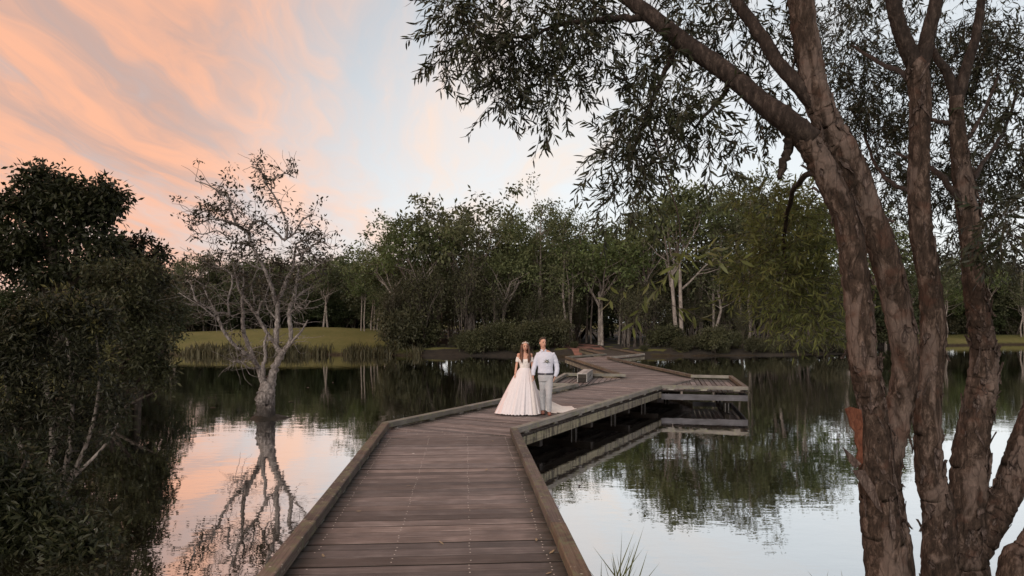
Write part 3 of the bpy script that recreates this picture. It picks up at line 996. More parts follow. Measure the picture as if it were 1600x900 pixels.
def far_tree(kind, k, u, vtop, d, label, group=None, wscale=1.0, leaf=None, name=None, bark=None, cat=None):
    """one tree seen at photo column u with its top at row vtop, standing on the ground d metres off"""
    x = (u - U0) / F_PX * d
    g = gh(x, d)
    h = CAM_Z + (V0 - vtop) / F_PX * d - g
    tm, cm, H0 = proto(kind, k, REF_H[kind])
    s = h / H0
    o = empty(name or NAME[kind], (x, d, g), trng.uniform(0, 6.28))
    o.scale = (s * wscale, s * wscale, s)
    tr = link_mesh('trunk', tm, M[bark or BARKM[kind]], o, smooth=True)
    cr = link_mesh('crown', cm, M[leaf or LEAFM[kind]], o)
    tag(o, label, cat or ('bush' if kind == 'bush' else 'tree'), group)
    return o


# --- trees that can be told apart
far_tree('gum', 0, 655, 342, 62, 'spreading gum with a thin rounded crown behind the round waterside bush', wscale=1.05)
far_tree('gum', 1, 735, 306, 63, 'tall gum with a broad pale green domed crown left of the couple', wscale=1.0)
far_tree('tall', 0, 838, 296, 64, 'tallest pointed gum with pale straight trunks rising above the couple', wscale=0.9)
far_tree('tall', 1, 890, 330, 61, 'full green gum just right of the pointed one above the groom', wscale=1.0)
far_tree('gum', 2, 1062, 284, 60, 'tall round headed gum standing behind the dangling foreground leaves', wscale=1.0)
far_tree('tall', 2, 1165, 270, 62, 'high narrow gum whose top meets the paperbark branches', wscale=0.9)
far_tree('tall', 0, 562, 382, 72, 'slim gum with two pale trunks behind the mown rise', wscale=0.8)
far_tree('bush', 0, 632, 478, 59.5, 'rounded olive bush at the water end of the mown rise', wscale=0.8, name='waterside_bush')
# --- the rest of the wood
WOOD = 'gum trees of the wood across the lake'
LAB = {'gum': 'gum tree with a clumpy crown in the wood across the lake',
       'tall': 'upright gum tree with thin pale trunks in the wood across the lake',
       'dense': 'dark bushy tree filling the wood across the lake',
       'sapling': 'clump of thin pale saplings at the lake edge of the wood',
       'bush': 'low dark bush at the foot of the wood by the water'}
GRP = {'gum': 'clumpy gums of the far wood', 'tall': 'upright gums of the far wood', 'dense': 'dark trees of the far wood', 'sapling': 'sapling clumps at the wood edge', 'bush': 'bushes along the wood edge'}
spec = [('gum', 620, 372, 66), ('tall', 702, 345, 69), ('tall', 772, 348, 68), ('gum', 806, 338, 69), ('tall', 866, 322, 68), ('tall', 912, 342, 67), ('tall', 1088, 300, 67), ('gum', 1140, 300, 67), ('tall', 1192, 292, 68), ('tall', 585, 378, 74)]
for (u, vt, d, kd) in ((600, 392, 68, 'tall'), (690, 385, 66, 'tall'), (785, 388, 62, 'gum'), (935, 362, 63, 'gum'), (975, 322, 66, 'tall'), (1015, 318, 63, 'gum'),
                       (1115, 312, 63, 'tall'), (1215, 290, 64, 'gum'), (1265, 310, 63, 'tall'), (1320, 330, 66, 'gum'), (1375, 352, 70, 'tall'), (1420, 385, 80, 'gum'),
                       (1475, 398, 86, 'tall'), (1535, 405, 88, 'gum'), (1600, 400, 88, 'tall'), (1680, 390, 88, 'gum'), (510, 405, 84, 'gum'), (470, 398, 90, 'tall'),
                       (420, 402, 92, 'gum'), (370, 404, 92, 'tall'), (320, 398, 90, 'gum'), (270, 400, 86, 'tall'), (215, 402, 84, 'gum')):
    spec.append((kd, u, vt, d))
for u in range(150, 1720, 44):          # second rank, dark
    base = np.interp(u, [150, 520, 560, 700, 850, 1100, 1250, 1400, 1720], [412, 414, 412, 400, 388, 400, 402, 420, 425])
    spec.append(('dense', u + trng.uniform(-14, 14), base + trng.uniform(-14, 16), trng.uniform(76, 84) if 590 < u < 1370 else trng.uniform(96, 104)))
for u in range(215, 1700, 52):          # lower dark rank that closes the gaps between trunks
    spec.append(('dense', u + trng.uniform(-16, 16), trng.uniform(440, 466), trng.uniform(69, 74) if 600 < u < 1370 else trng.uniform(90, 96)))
for u in range(612, 1330, 24):          # whippy understorey
    if 915 < u < 950:
        continue
    spec.append(('sapling', u + trng.uniform(-9, 9), trng.uniform(385, 470) if u < 940 else trng.uniform(425, 490), trng.uniform(59.5, 64)))
for u in list(range(655, 915, 20)) + list(range(1012, 1400, 20)):
    spec.append(('bush', u + trng.uniform(-8, 8), trng.choice((trng.uniform(495, 515), trng.uniform(518, 542), trng.uniform(518, 542))), trng.uniform(56.8, 60.0)))
for u in range(225, 600, 26):           # scrub behind the mown rise
    spec.append(('bush', u + trng.uniform(-8, 8), trng.uniform(478, 500), trng.uniform(92, 95)))
    spec.append(('dense', u + trng.uniform(-12, 12), trng.uniform(432, 470), trng.uniform(86, 90)))
for u in range(1395, 1640, 30):
    spec.append(('bush', u + trng.uniform(-8, 8), trng.uniform(480, 500), trng.uniform(92, 96)))


def zone(u):
    for lim, txt in ((330, 'behind the leaning shrub'), (470, 'behind the bare water tree'), (600, 'behind the mown rise'), (690, 'near the round waterside bush'), (775, 'left of the couple'), (905, 'behind the couple'), (1000, 'by the boardwalk landing'),
                     (1090, 'beyond the boardwalk bends'), (1180, 'across from the platform'), (1330, 'behind the drooping leaves'), (1460, 'behind the leaning trunks'), (9999, 'behind the rightmost trunks')):
        if u < lim:
            return txt


LAB.update({'gum': 'clumpy crowned gum in the far wood', 'tall': 'upright gum with thin pale trunks in the far wood', 'dense': 'dark bushy tree deep in the far wood', 'sapling': 'clump of thin whippy saplings on the far shore', 'bush': 'low dark bush at the foot of the far wood'})
cnt = {}
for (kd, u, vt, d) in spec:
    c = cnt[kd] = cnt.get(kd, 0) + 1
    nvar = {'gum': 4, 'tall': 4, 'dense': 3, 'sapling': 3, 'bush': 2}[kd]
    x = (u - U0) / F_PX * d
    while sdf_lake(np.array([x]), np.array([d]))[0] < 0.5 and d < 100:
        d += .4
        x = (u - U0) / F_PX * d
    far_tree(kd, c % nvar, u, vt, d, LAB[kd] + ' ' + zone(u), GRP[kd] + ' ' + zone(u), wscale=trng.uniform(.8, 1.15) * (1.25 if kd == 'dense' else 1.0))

# --- left bank
def big_crown(name, seed, base, rows, tips_spec, leafmat, barkmat, label, cat, ln, wd, n_per, group=None, droop=.3, sub=6, rc=.34):
    """tree from traced stems (photo u, v, width px, distance) and traced foliage blobs (u, v, ru, rv, d, rd, n)"""
    nr = np.random.default_rng(seed)
    root = empty(name, base)
    b = np.array(base)
    nodes = []
    s = Soup()
    for st in rows:
        pts = [[*(np.array(P(u, v, d)) - b), w_ * d / F_PX / 2] for (u, v, w_, d) in st]
        cr = catmull(pts, 5)
        s.add(*tube_arrays(cr, 8, rough=0.12, freq=3.0, nrng=nr))
        nodes.append(cr[len(cr) // 4:])
    nodes = np.vstack(nodes)
    tips = []
    for (u, v, ru, rv, d, rd, n) in tips_spec:
        c = np.array(P(u, v, d)) - b
        R3 = np.array([ru * d / F_PX, rd, rv * d / F_PX])
        for k in range(n):
            g = nr.normal(0, 1, 3)
            g = g / np.linalg.norm(g) * nr.uniform(0.1, 1) ** 0.45
            q = c + g * R3
            dist = np.linalg.norm(nodes[:, :3] - q, axis=1) + 0.6 * np.maximum(0, nodes[:, 2] - q[2])
            o = nodes[np.argmin(dist)]
            mid_ = (o[:3] + q) / 2 + nr.normal(0, .06, 3) * np.linalg.norm(q - o[:3]) + np.array([0, 0, .06 * np.linalg.norm(q - o[:3])])
            r0 = min(o[3] * .6, .012 + .012 * np.linalg.norm(q - o[:3]))
            row = catmull([[*o[:3], r0], [*mid_, r0 * .7], [*q, r0 * .3]], 4)
            s.add(*tube_arrays(row, 4, cap=False))
            nodes = np.vstack([nodes, row[2::2]])
            tips.append((q, unit(q - mid_)))
            for m_ in range(sub // 3):
                tips.append((mid_ + (q - mid_) * nr.uniform(.2, .8) + nr.normal(0, .1, 3), unit(q - mid_)))
    link_mesh('trunk', s.mesh('trunk'), M[barkmat], root, smooth=True)
    L = clump_leaves(nr, tips, n_per, rc, ln, wd, .85, droop, .8)
    link_mesh('crown', leaves_mesh('crown', *L), M[leafmat], root)
    tag(root, label, cat, group)
    return root


def on_ground(u, d):
    x = (u - U0) / F_PX * d
    return (x, d, max(-0.3, gh(x, d)))


# tall dark tree top left
b0 = on_ground(95, 31)
big_crown('spreading_tree', 5, b0,
          [[(95, 575, 26, 31), (92, 480, 20, 31), (85, 400, 15, 31), (80, 330, 9, 31), (76, 285, 4, 31)],
           [(93, 500, 16, 31), (112, 440, 13, 31), (122, 380, 9, 31), (130, 320, 5, 31)],
           [(92, 490, 15, 31), (60, 430, 12, 31), (40, 370, 8, 31), (20, 320, 5, 31)],
           [(110, 445, 10, 31), (150, 400, 8, 31), (168, 350, 5, 31)],
           [(80, 410, 9, 31), (60, 350, 7, 31), (50, 300, 4, 31)]],
          [(75, 300, 60, 30, 31, 1.4, 34), (125, 320, 50, 32, 31, 1.3, 30), (30, 330, 40, 35, 31, 1.3, 24), (165, 330, 24, 32, 31, .9, 12), (155, 385, 34, 24, 31, 1.0, 14),
           (75, 370, 55, 28, 31, 1.4, 18), (20, 395, 45, 28, 31, 1.3, 14), (110, 425, 60, 22, 31, 1.3, 12), (-25, 330, 40, 50, 31, 1.3, 16), (0, 400, 60, 40, 31, 1.4, 26), (170, 300, 20, 22, 31, .7, 8), (60, 430, 70, 22, 31, 1.4, 18), (60, 268, 18, 8, 31, .6, 4), (110, 285, 20, 10, 31, .6, 4)],
          'leaf_black', 'bark_dark', 'tall dark spreading tree silhouetted against the pink sky on the left bank', 'tree', .30, .13, 26, rc=.62)
b0 = on_ground(205, 34)
big_crown('slender_tree', 6, b0,
          [[(215, 570, 14, 34), (212, 480, 10, 34), (205, 420, 7, 34), (200, 380, 3, 34)], [(212, 470, 8, 34), (235, 420, 6, 34), (245, 385, 3, 34)]],
          [(205, 385, 30, 22, 34, 1, 14), (245, 395, 20, 20, 34, .8, 7), (215, 440, 50, 40, 34, 1.3, 34), (170, 430, 30, 30, 34, 1, 12), (180, 490, 50, 40, 34, 1.2, 20)],
          'leaf_black', 'bark_dark', 'dark lower tree right of the tall spreading one on the left bank', 'tree', .28, .12, 26, rc=.55)
for k, (u, vt, d, wsc) in enumerate(((-30, 448, 30, 1.3), (40, 452, 32, 1.3), (110, 446, 33, 1.3), (165, 440, 36, 1.2), (225, 432, 40, 1.1))):
    far_tree('dense', k % 3, u, vt, d, 'dark bushy tree closing the left bank below the tall spreading tree', 'dark thicket on the left bank', wscale=wsc, name='thicket_tree', leaf='leaf_black')
# shrub that leans over the water
b0 = on_ground(165, 19)
big_crown('overhanging_shrub', 8, b0,
          [[(165, 660, 9, 19), (185, 590, 7, 19), (210, 520, 5, 19), (225, 450, 2, 19)], [(165, 655, 8, 19), (200, 610, 6, 19), (240, 570, 4, 19), (258, 540, 2, 19)],
           [(160, 655, 8, 19), (150, 590, 6, 19), (165, 520, 4, 19), (170, 460, 2, 19)], [(170, 650, 6, 19), (215, 625, 4, 19), (245, 612, 2, 19)]],
          [(218, 470, 30, 38, 19, .8, 26), (228, 540, 32, 40, 19, .8, 30), (180, 500, 40, 45, 19, .9, 26), (185, 575, 45, 34, 19, .9, 28), (243, 585, 18, 24, 19, .5, 12), (170, 430, 30, 20, 19, .6, 12), (225, 420, 22, 16, 19, .5, 8), (140, 600, 40, 40, 19, .9, 20)],
          'leaf_shrub', 'bark_dark', 'leafy shrub leaning over the water on the left bank', 'shrub', .16, .060, 24, rc=.42)
b0 = on_ground(70, 11.2)
near_shrub = big_crown('near_shrub', 9, b0,
          [[(78, 780, 12, 11.2), (82, 690, 9, 11.2), (72, 600, 6, 11.2), (50, 500, 3, 11.2)], [(95, 770, 10, 11.2), (110, 690, 8, 11.2), (112, 600, 6, 11.2), (100, 490, 2, 11.2)],
           [(70, 770, 10, 11.2), (30, 690, 7, 11.2), (10, 600, 5, 11.2), (15, 510, 2, 11.2)], [(100, 770, 8, 11.2), (140, 680, 6, 11.2), (155, 590, 4, 11.2), (145, 490, 2, 11.2)], [(100, 760, 6, 11.2), (160, 700, 4, 11.2), (185, 660, 2, 11.2)]],
          [(20, 530, 34, 40, 11.2, .5, 24), (60, 500, 20, 26, 11.2, .35, 14), (98, 490, 18, 26, 11.2, .35, 14), (142, 500, 18, 30, 11.2, .35, 14), (60, 570, 60, 45, 11.2, .6, 30), (130, 570, 36, 50, 11.2, .5, 17), (30, 640, 50, 50, 11.2, .6, 22), (105, 650, 50, 50, 11.2, .6, 20), (170, 640, 26, 40, 11.2, .4, 9), (50, 730, 50, 50, 11.2, .6, 18), (-40, 600, 40, 100, 11.2, .6, 22), (120, 720, 40, 24, 11.2, .5, 6)],
          'leaf_black', 'bark_far', 'near shrub with yellowish new shoots crowding the left edge of the lake', 'shrub', .125, .036, 30, rc=.30)
# its yellowish new shoots
nr_ = np.random.default_rng(90)
sp = []
for (u, v) in ((20, 500), (50, 478), (62, 500), (98, 470), (108, 492), (90, 500), (140, 490), (148, 515), (136, 540), (30, 520), (165, 560), (150, 590)):
    for q in range(3):
        sp.append((np.array(P(u + nr_.normal(0, 7), v + nr_.normal(0, 9), 11.1 + nr_.normal(0, .12))) - np.array(b0), np.array([0, 0, 1.0])))
Ls = clump_leaves(nr_, sp, 20, .13, .11, .032, 1.4, -.5, .8)
link_mesh('new_shoots', leaves_mesh('new_shoots', *Ls), M['leaf_shoot'], near_shrub)['kind'] = 'stuff'
b0 = on_ground(-10, 8.6)
big_crown('low_shrub', 12, b0,
          [[(-20, 860, 12, 8.6), (10, 790, 8, 8.6), (40, 720, 4, 8.6)], [(-20, 860, 12, 8.6), (-30, 780, 8, 8.6), (-20, 700, 4, 8.6)]],
          [(10, 780, 60, 50, 8.6, .4, 28), (-40, 740, 60, 60, 8.6, .5, 24), (60, 840, 70, 50, 8.6, .4, 34), (0, 880, 90, 40, 8.6, .4, 36), (130, 870, 50, 34, 8.4, .3, 16), (-60, 850, 50, 80, 8.6, .4, 20)],
          'leaf_black', 'bark_dark', 'dark low shrub on the near left bank below the one with yellowish shoots', 'shrub', .12, .040, 40, rc=.30)

# ------------------------------------------------------------------ bare tree standing in the water
def zo(pts, d=19.9):
    """trace made on a 2x enlargement whose corner is (240, 230)"""
    return [(240 + x / 2, 230 + y / 2, w_, d + dd) for (x, y, w_, dd) in pts]


nr = np.random.default_rng(31)
bt = P(417, 656, 19.9)
bare = empty('bare_tree', (bt.x, bt.y, 0.0))
B0 = np.array([bt.x, bt.y, 0.0])
ST = [
    [(354, 880, 42, 0), (353, 830, 35, 0), (352, 790, 31, 0), (354, 755, 27, 0), (359, 725, 18, 0)],
    [(364, 770, 17, 0), (373, 710, 14, 0), (391, 665, 12, -.1), (404, 640, 10, -.1)],
    [(404, 640, 10, -.1), (388, 632, 9, 0), (384, 600, 9, 0), (386, 540, 9, 0), (388, 480, 8, 0), (400, 455, 8, .1), (418, 410, 7, .2), (434, 380, 5, .3), (440, 340, 3.5, .4), (446, 300, 2.5, .4)],
    [(404, 640, 9, -.1), (428, 605, 8, 0), (426, 560, 8, 0), (424, 505, 7, 0), (438, 470, 6, .2), (448, 420, 5, .3), (455, 370, 3, .3), (470, 330, 2, .3)],
    [(404, 640, 6, -.1), (440, 600, 4, -.3), (465, 570, 3, -.4), (482, 540, 2, -.5)],
    [(382, 490, 7, 0), (372, 450, 7, -.2), (348, 385, 6, -.3), (325, 340, 5.5, -.4), (303, 300, 5.5, -.4), (296, 266, 5, -.4), (262, 246, 4, -.5), (240, 190, 3.5, -.6), (232, 150, 3, -.6), (205, 138, 2.4, -.6), (170, 118, 2, -.7), (130, 105, 1.4, -.7)],
    [(296, 266, 4, -.4), (312, 240, 3.5, -.2), (340, 232, 3.5, 0), (380, 262, 3.5, .2), (410, 290, 4, .3), (418, 250, 3.5, .3), (408, 215, 3, .3), (385, 165, 2.8, .2), (355, 120, 2.4, .2), (335, 75, 2, .2), (305, 60, 1.4, .1)],
    [(410, 290, 3.5, .3), (440, 268, 3, .5), (465, 228, 2.4, .6), (500, 208, 1.6, .8)],
    [(345, 110, 2, .2), (375, 100, 1.6, .3), (410, 82, 1.4, .4), (440, 95, 1, .5)],
    [(262, 246, 3, -.5), (220, 228, 2.4, -.7), (175, 226, 1.8, -.8), (135, 245, 1.2, -.9)],
    [(240, 300, 3, -.5), (280, 300, 3, -.4), (303, 300, 4, -.4)],
    [(240, 290, 2.4, -.5), (200, 262, 2, -.7), (150, 272, 1.4, -.8), (110, 250, 1, -.9)],
    [(344, 775, 15, 0), (336, 720, 9, 0), (326, 685, 8, 0), (300, 655, 7, -.3), (260, 625, 6, -.5), (228, 590, 5, -.7), (205, 545, 5, -.8), (192, 512, 4.5, -.8), (150, 492, 4, -.9), (128, 470, 3.5, -1), (118, 430, 2.4, -1), (100, 415, 1.5, -1)],
    [(200, 520, 4, -.8), (225, 518, 3, -.6), (250, 532, 2, -.5)],
    [(238, 525, 3, -.6), (232, 480, 3, -.6), (245, 430, 2.6, -.6), (245, 400, 2, -.6)],
    [(192, 512, 3, -.8), (170, 470, 2.4, -.8), (150, 430, 2, -.8), (120, 410, 1.2, -.8)],
    [(336, 720, 9, 0), (318, 670, 8, .2), (292, 610, 8, .3), (280, 570, 7, .4), (278, 520, 6, .4), (276, 470, 5, .5), (282, 420, 3.5, .5), (280, 380, 2, .5)],
    [(345, 730, 9, 0), (342, 690, 7, -.2), (350, 650, 6, -.2), (346, 620, 5, -.2), (355, 580, 3, -.2)],
    [(384, 620, 6, 0), (360, 590, 6, .2), (330, 540, 5.5, .3), (300, 495, 5, .4), (272, 455, 4.5, .4), (258, 410, 3.5, .5), (250, 368, 2.5, .5)],
    [(322, 525, 4, .3), (335, 490, 3.5, .3), (352, 460, 3, .3), (362, 420, 2.4, .3), (364, 375, 1.6, .3)],
    [(312, 510, 3, .4), (314, 470, 2.6, .4), (306, 435, 2, .4), (318, 400, 1.4, .4)],
    [(436, 480, 4, .2), (465, 452, 3, .4), (500, 436, 2, .5)],
    [(262, 672, 2.4, -.5), (282, 664, 3, -.4), (300, 655, 4, -.3)],
    [(205, 545, 3, -.8), (160, 505, 2, -1), (120, 480, 1.4, -1.1), (80, 455, 1, -1.2)],
    [(446, 300, 2.4, .4), (490, 288, 2, .5), (530, 298, 1.5, .6), (560, 320, 1, .6)],
    [(440, 340, 2.6, .3), (480, 320, 2.2, .1), (520, 290, 1.6, 0), (548, 272, 1, 0)],
    [(448, 420, 3, .3), (490, 390, 2.4, .1), (520, 365, 1.8, 0), (555, 352, 1, -.1)],
    [(348, 385, 3, -.3), (310, 370, 2.4, -.5), (260, 340, 2, -.6), (210, 330, 1.4, -.7), (170, 345, 1, -.8)],
    [(258, 410, 2.4, .5), (220, 380, 2, .4), (180, 372, 1.4, .3), (150, 350, 1, .3)],
    [(385, 540, 3, 0), (355, 500, 2.4, .4), (340, 440, 2, .5), (330, 400, 1.4, .5)],
    [(426, 520, 3, 0), (450, 500, 2.2, -.3), (470, 505, 1.6, -.4), (490, 480, 1, -.5)],
    [(330, 690, 4, 0), (300, 690, 2.4, -.3), (270, 668, 1.8, -.5), (245, 672, 1, -.6)],
    [(240, 190, 2.4, -.6), (205, 200, 2, -.7), (165, 190, 1.4, -.8), (120, 205, 1, -.9)],
]
tr_s, br_s = Soup(), Soup()
bn = []
for k, st in enumerate(ST):
    rows = [[*(np.array(P(*q[:2], q[3])) - B0), (q[2] * .86 + (.4 if q[2] < 8 else 0)) * q[3] / F_PX / 2] for q in zo(st)]
    if k == 0:
        rows[0][2] = -0.5
    cr = catmull(rows, 6)
    wob = nr.normal(0, 1, (len(cr), 3)) * (cr[:, 3:4] * 0.14)
    wob[0] = 0
    cr[:, :3] += wob
    (tr_s if k < 2 or k in (12,) else br_s).add(*tube_arrays(cr, 12 if k < 2 else 7, rough=0.14 if k == 0 else .08, freq=4.0, nrng=nr))
    if k > 1:
        bn.append(cr)
# fine twigs + sparse leaf tufts
tips = []
bnodes = np.vstack(bn)
thin = bnodes[bnodes[:, 3] < 0.062]
for k in range(760):
    o = thin[nr.integers(len(thin))]
    hi = (o[2] > 3.4)
    d = unit(np.array([nr.normal(0, 1), nr.normal(0, 1), nr.normal(0.45, .7)]))
    L_ = nr.uniform(.25, .95)
    pts = [[*o[:3], min(o[3] * .5, .014)]]
    q = o[:3].copy()
    for j in range(3):
        d = unit(d + nr.normal(0, .4, 3))
        q = q + d * L_ / 3
        pts.append([*q, .008 - .002 * j])
    br_s.tube(pts, 3, 2, cap=False)
    if nr.random() < (0.50 if hi else 0.10):
        tips.append((q, d))
        if nr.random() < .5:
            tips.append((np.array(pts[2][:3]), d))
link_mesh('trunk', tr_s.mesh('trunk'), M['bark_dead'], bare, smooth=True)
link_mesh('branches', br_s.mesh('branches'), M['bark_dead'], bare, smooth=True)
Lf = clump_leaves(nr, tips, 11, 0.17, .13, .055, .8, .2)
link_mesh('sparse_leaves', leaves_mesh('sparse_leaves', *Lf), M['leaf_rust'], bare)
tag(bare, 'pale bare branched tree with sparse brown leaves standing in the water', 'tree')
# mound of roots and silt at its foot
mv, mf = [], []
for j in range(6):
    for i in range(22):
        a = 2 * math.pi * i / 22
        rr = (.80 - j * .105) * (1 + .22 * math.sin(3 * a + 1) + .13 * math.sin(7 * a) + .08 * math.sin(11 * a + 2))
        mv.append((rr * math.cos(a), rr * .75 * math.sin(a), -.10 + .04 * j + nr.normal(0, .012)))
for j in range(5):
    for i in range(22):
        mf.append((j * 22 + i, j * 22 + (i + 1) % 22, (j + 1) * 22 + (i + 1) % 22, (j + 1) * 22 + i))
mf.append(tuple(5 * 22 + i for i in range(22)))
link_mesh('root_mound', mesh_of('root_mound', mv, mf), M['pile'], bare, smooth=True)

# ------------------------------------------------------------------ paperbark with several trunks, right foreground
nr = np.random.default_rng(77)
D1, D2, D3, D4 = 4.4, 4.62, 4.8, 4.95
TR = [
    [(1390, 1040, 84, D1), (1386, 900, 72, D1), (1376, 800, 64, D1), (1369, 735, 57, D1), (1361, 650, 48, D1), (1356, 600, 50, D1), (1350, 550, 50, D1), (1339, 450, 46, D1), (1320, 350, 46, D1), (1293, 270, 44, D1), (1260, 212, 40, D1)],
    [(1402, 1040, 56, D2), (1402, 900, 50, D2), (1394, 800, 45, D2), (1391, 735, 45, D2), (1404, 650, 46, D2), (1410, 560, 46, D2), (1398, 450, 50, D2), (1366, 350, 48, D2), (1322, 250, 50, D2), (1297, 200, 48, D2), (1279, 150, 48, D2), (1266, 100, 46, D2), (1250, 0, 45, D2), (1236, -150, 36, D2), (1228, -380, 22, D2)],
    [(1480, 1040, 64, D3), (1472, 900, 58, D3), (1463, 800, 50, D3), (1450, 735, 45, D3), (1452, 650, 42, D3), (1458, 550, 39, D3), (1450, 450, 36, D3), (1441, 350, 35, D3), (1436, 250, 34, D3), (1434, 150, 35, D3), (1430, 100, 36, D3)],
    [(1497, 1040, 92, D4), (1502, 900, 78, D4), (1510, 830, 58, D4), (1513, 735, 54, D4), (1521, 650, 46, D4), (1536, 600, 44, D4), (1540, 550, 39, D4), (1533, 500, 34, D4), (1520, 440, 31, D4), (1511, 350, 32, D4), (1506, 280, 30, D4), (1500, 210, 24, D4), (1494, 150, 20, D4)],
    [(1508, 870, 60, D4), (1545, 815, 50, D4), (1574, 770, 45, D4), (1594, 710, 40, D4), (1616, 640, 35, D4), (1642, 560, 30, D4), (1662, 440, 24, D4), (1670, 250, 18, D4)],
    [(1560, 1040, 50, 4.3), (1583, 905, 46, 4.3), (1606, 862, 42, 4.3), (1645, 800, 36, 4.3), (1690, 700, 28, 4.3)],
]
LIMB = [
    [(1268, 222, 38, D1), (1225, 185, 36, D1), (1190, 160, 31, 4.5), (1150, 125, 29, 4.6), (1110, 95, 28, 4.7), (1060, 60, 27, 4.8), (1010, 20, 25, 4.9), (972, -10, 22, 5.0), (900, -62, 17, 5.1), (820, -105, 11, 5.2), (760, -120, 7, 5.2)],
    [(1285, 180, 26, D2), (1250, 137, 23, D2), (1217, 100, 21, 4.7), (1195, 65, 20, 4.8), (1170, 28, 19, 4.9), (1148, -5, 17, 5.0), (1110, -100, 11, 5.2)],
    [(1434, 110, 26, D3), (1420, 80, 25, D3), (1405, 40, 23, D3), (1396, 0, 22, D3), (1385, -90, 16, 4.9), (1370, -220, 9, 5.0)],
    [(1436, 110, 26, D3), (1446, 75, 23, D3), (1453, 40, 21, D3), (1463, 0, 20, D3), (1472, -90, 14, 4.9), (1490, -220, 8, 5.0)],
    [(1494, 155, 16, D4), (1480, 115, 14, D4), (1465, 92, 11, D4), (1450, 60, 8, 5.1)],
    [(1496, 160, 17, D4), (1510, 105, 15, D4), (1524, 60, 13, D4), (1531, 20, 12, D4), (1540, -60, 9, D4)],
    [(1506, 330, 12, D4), (1490, 300, 11, D4), (1466, 272, 9, 5.2), (1440, 255, 6, 6.0), (1400, 240, 4, 7.0)],
    [(1500, 190, 8, D4), (1478, 192, 7, D4), (1455, 188, 6, 5.2)],
    [(1010, 25, 14, 4.9), (940, 30, 10, 5.0), (870, 40, 7, 5.1), (830, 55, 5, 5.2), (760, 60, 3, 5.2)],
    [(1060, 60, 12, 4.8), (1040, 110, 8, 4.9), (1010, 180, 6, 5.0), (985, 250, 4, 5.0)],
    [(1150, 125, 10, 4.6), (1120, 160, 7, 4.8), (1085, 200, 4, 4.9)],
    [(1300, 285, 14, D1), (1268, 270, 11, 4.9), (1240, 300, 8, 5.6), (1225, 370, 6, 6.2), (1230, 440, 4, 6.4)],
    [(1240, 205, 17, D1), (1232, 232, 15, 4.45), (1222, 262, 12, 4.45), (1218, 278, 8, 4.45)],
    [(1432, 130, 10, D3), (1400, 110, 8, 5.6), (1360, 90, 6, 7.0), (1330, 70, 4, 7.8)],
    [(1440, 300, 9, D3), (1400, 290, 7, 5.8), (1370, 260, 5, 7.2), (1350, 210, 4, 7.8)],
    [(1506, 300, 9, D4), (1540, 250, 7, 5.6), (1570, 200, 5, 6.4), (1590, 140, 4, 6.5)],
    [(1500, 230, 8, D4), (1530, 190, 6, 5.2), (1560, 120, 4, 6.0)],
    [(1662, 440, 10, D4), (1630, 390, 7, 4.6), (1590, 370, 4, 4.3)],
    [(1010, 180, 4, 5.0), (1040, 270, 2.6, 4.6), (1062, 350, 2.0, 4.0), (1058, 400, 1.6, 3.4)],
]
pb_base = P(1440, 1030, 4.7)
g0 = gh(pb_base.x, pb_base.y)
PB = np.array([pb_base.x, pb_base.y, g0])
paper = empty('paperbark_tree', tuple(PB))
tag(paper, 'large leaning paperbark with several peeling trunks on the near bank', 'tree')
pnodes = []
tpaths = []
for k, st in enumerate(TR + LIMB):
    slim = (.86, .84, .90, .95, .95, 1.0)[k] if k < 6 else 1.0
    rows = [[*(np.array(P(u + (4 * math.sin(v * .021 + k * 2.1) if k < 4 and 120 < v < 950 else 0), v, d)) - PB), w_ * slim * d / F_PX / 2] for (u, v, w_, d) in st]
    if k < 6 and k != 4:
        rows[0][2] = -0.25
    is_tr = k < 6
    fat = is_tr or k < 6 + 6
    cr = catmull(rows, 14 if is_tr else (8 if fat else 6))
    if fat:
        cr[:, :3] += nr.normal(0, 1, (len(cr), 3)) * cr[:, 3:4] * .03
    else:
        cr[:, :3] += nr.normal(0, 1, (len(cr), 3)) * cr[:, 3:4] * .25
    v_, f_ = tube_arrays(cr, 26 if is_tr else (14 if fat else 6), rough=0.085 if is_tr else .07, freq=5.0, nrng=nr)
    o = link_mesh('trunk' if is_tr else 'limb', mesh_of('trunk' if is_tr else 'limb', v_, f_), M['bark_paper' if is_tr else 'bark_limb'], paper, smooth=True)
    if is_tr:
        tpaths.append((cr, o))
        pnodes.append(cr[int(len(cr) * .62):])
    else:
        pnodes.append(cr[2:])
pnodes = np.vstack(pnodes)

# peeling bark: curled strips that stand off the trunks
def strip_mesh(name, L_, W_, curl, nr):
    vs, fs = [], []
    nu, nv = 4, 9
    ph = nr.uniform(0, 6)
    for j in range(nv):
        f = j / (nv - 1)
        half = W_ * (0.35 + 0.65 * math.sin(math.pi * min(1, f * 1.15 + .1))) / 2 * (1 + .2 * math.sin(ph + 9 * f))
        lift = 0.004 + curl * (abs(f - .35) ** 1.6)
        for i in range(nu):
            s = i / (nu - 1) * 2 - 1
            vs.append((s * half + .2 * W_ * math.sin(ph + 4 * f), lift + curl * .5 * s * s * (0.4 + f), (f - .5) * L_ + nr.normal(0, .006)))
    for j in range(nv - 1):
        for i in range(nu - 1):
            a = j * nu + i
            fs.append((a, a + 1, a + nu + 1, a + nu))
    me = mesh_of(name, vs, fs)
    return me


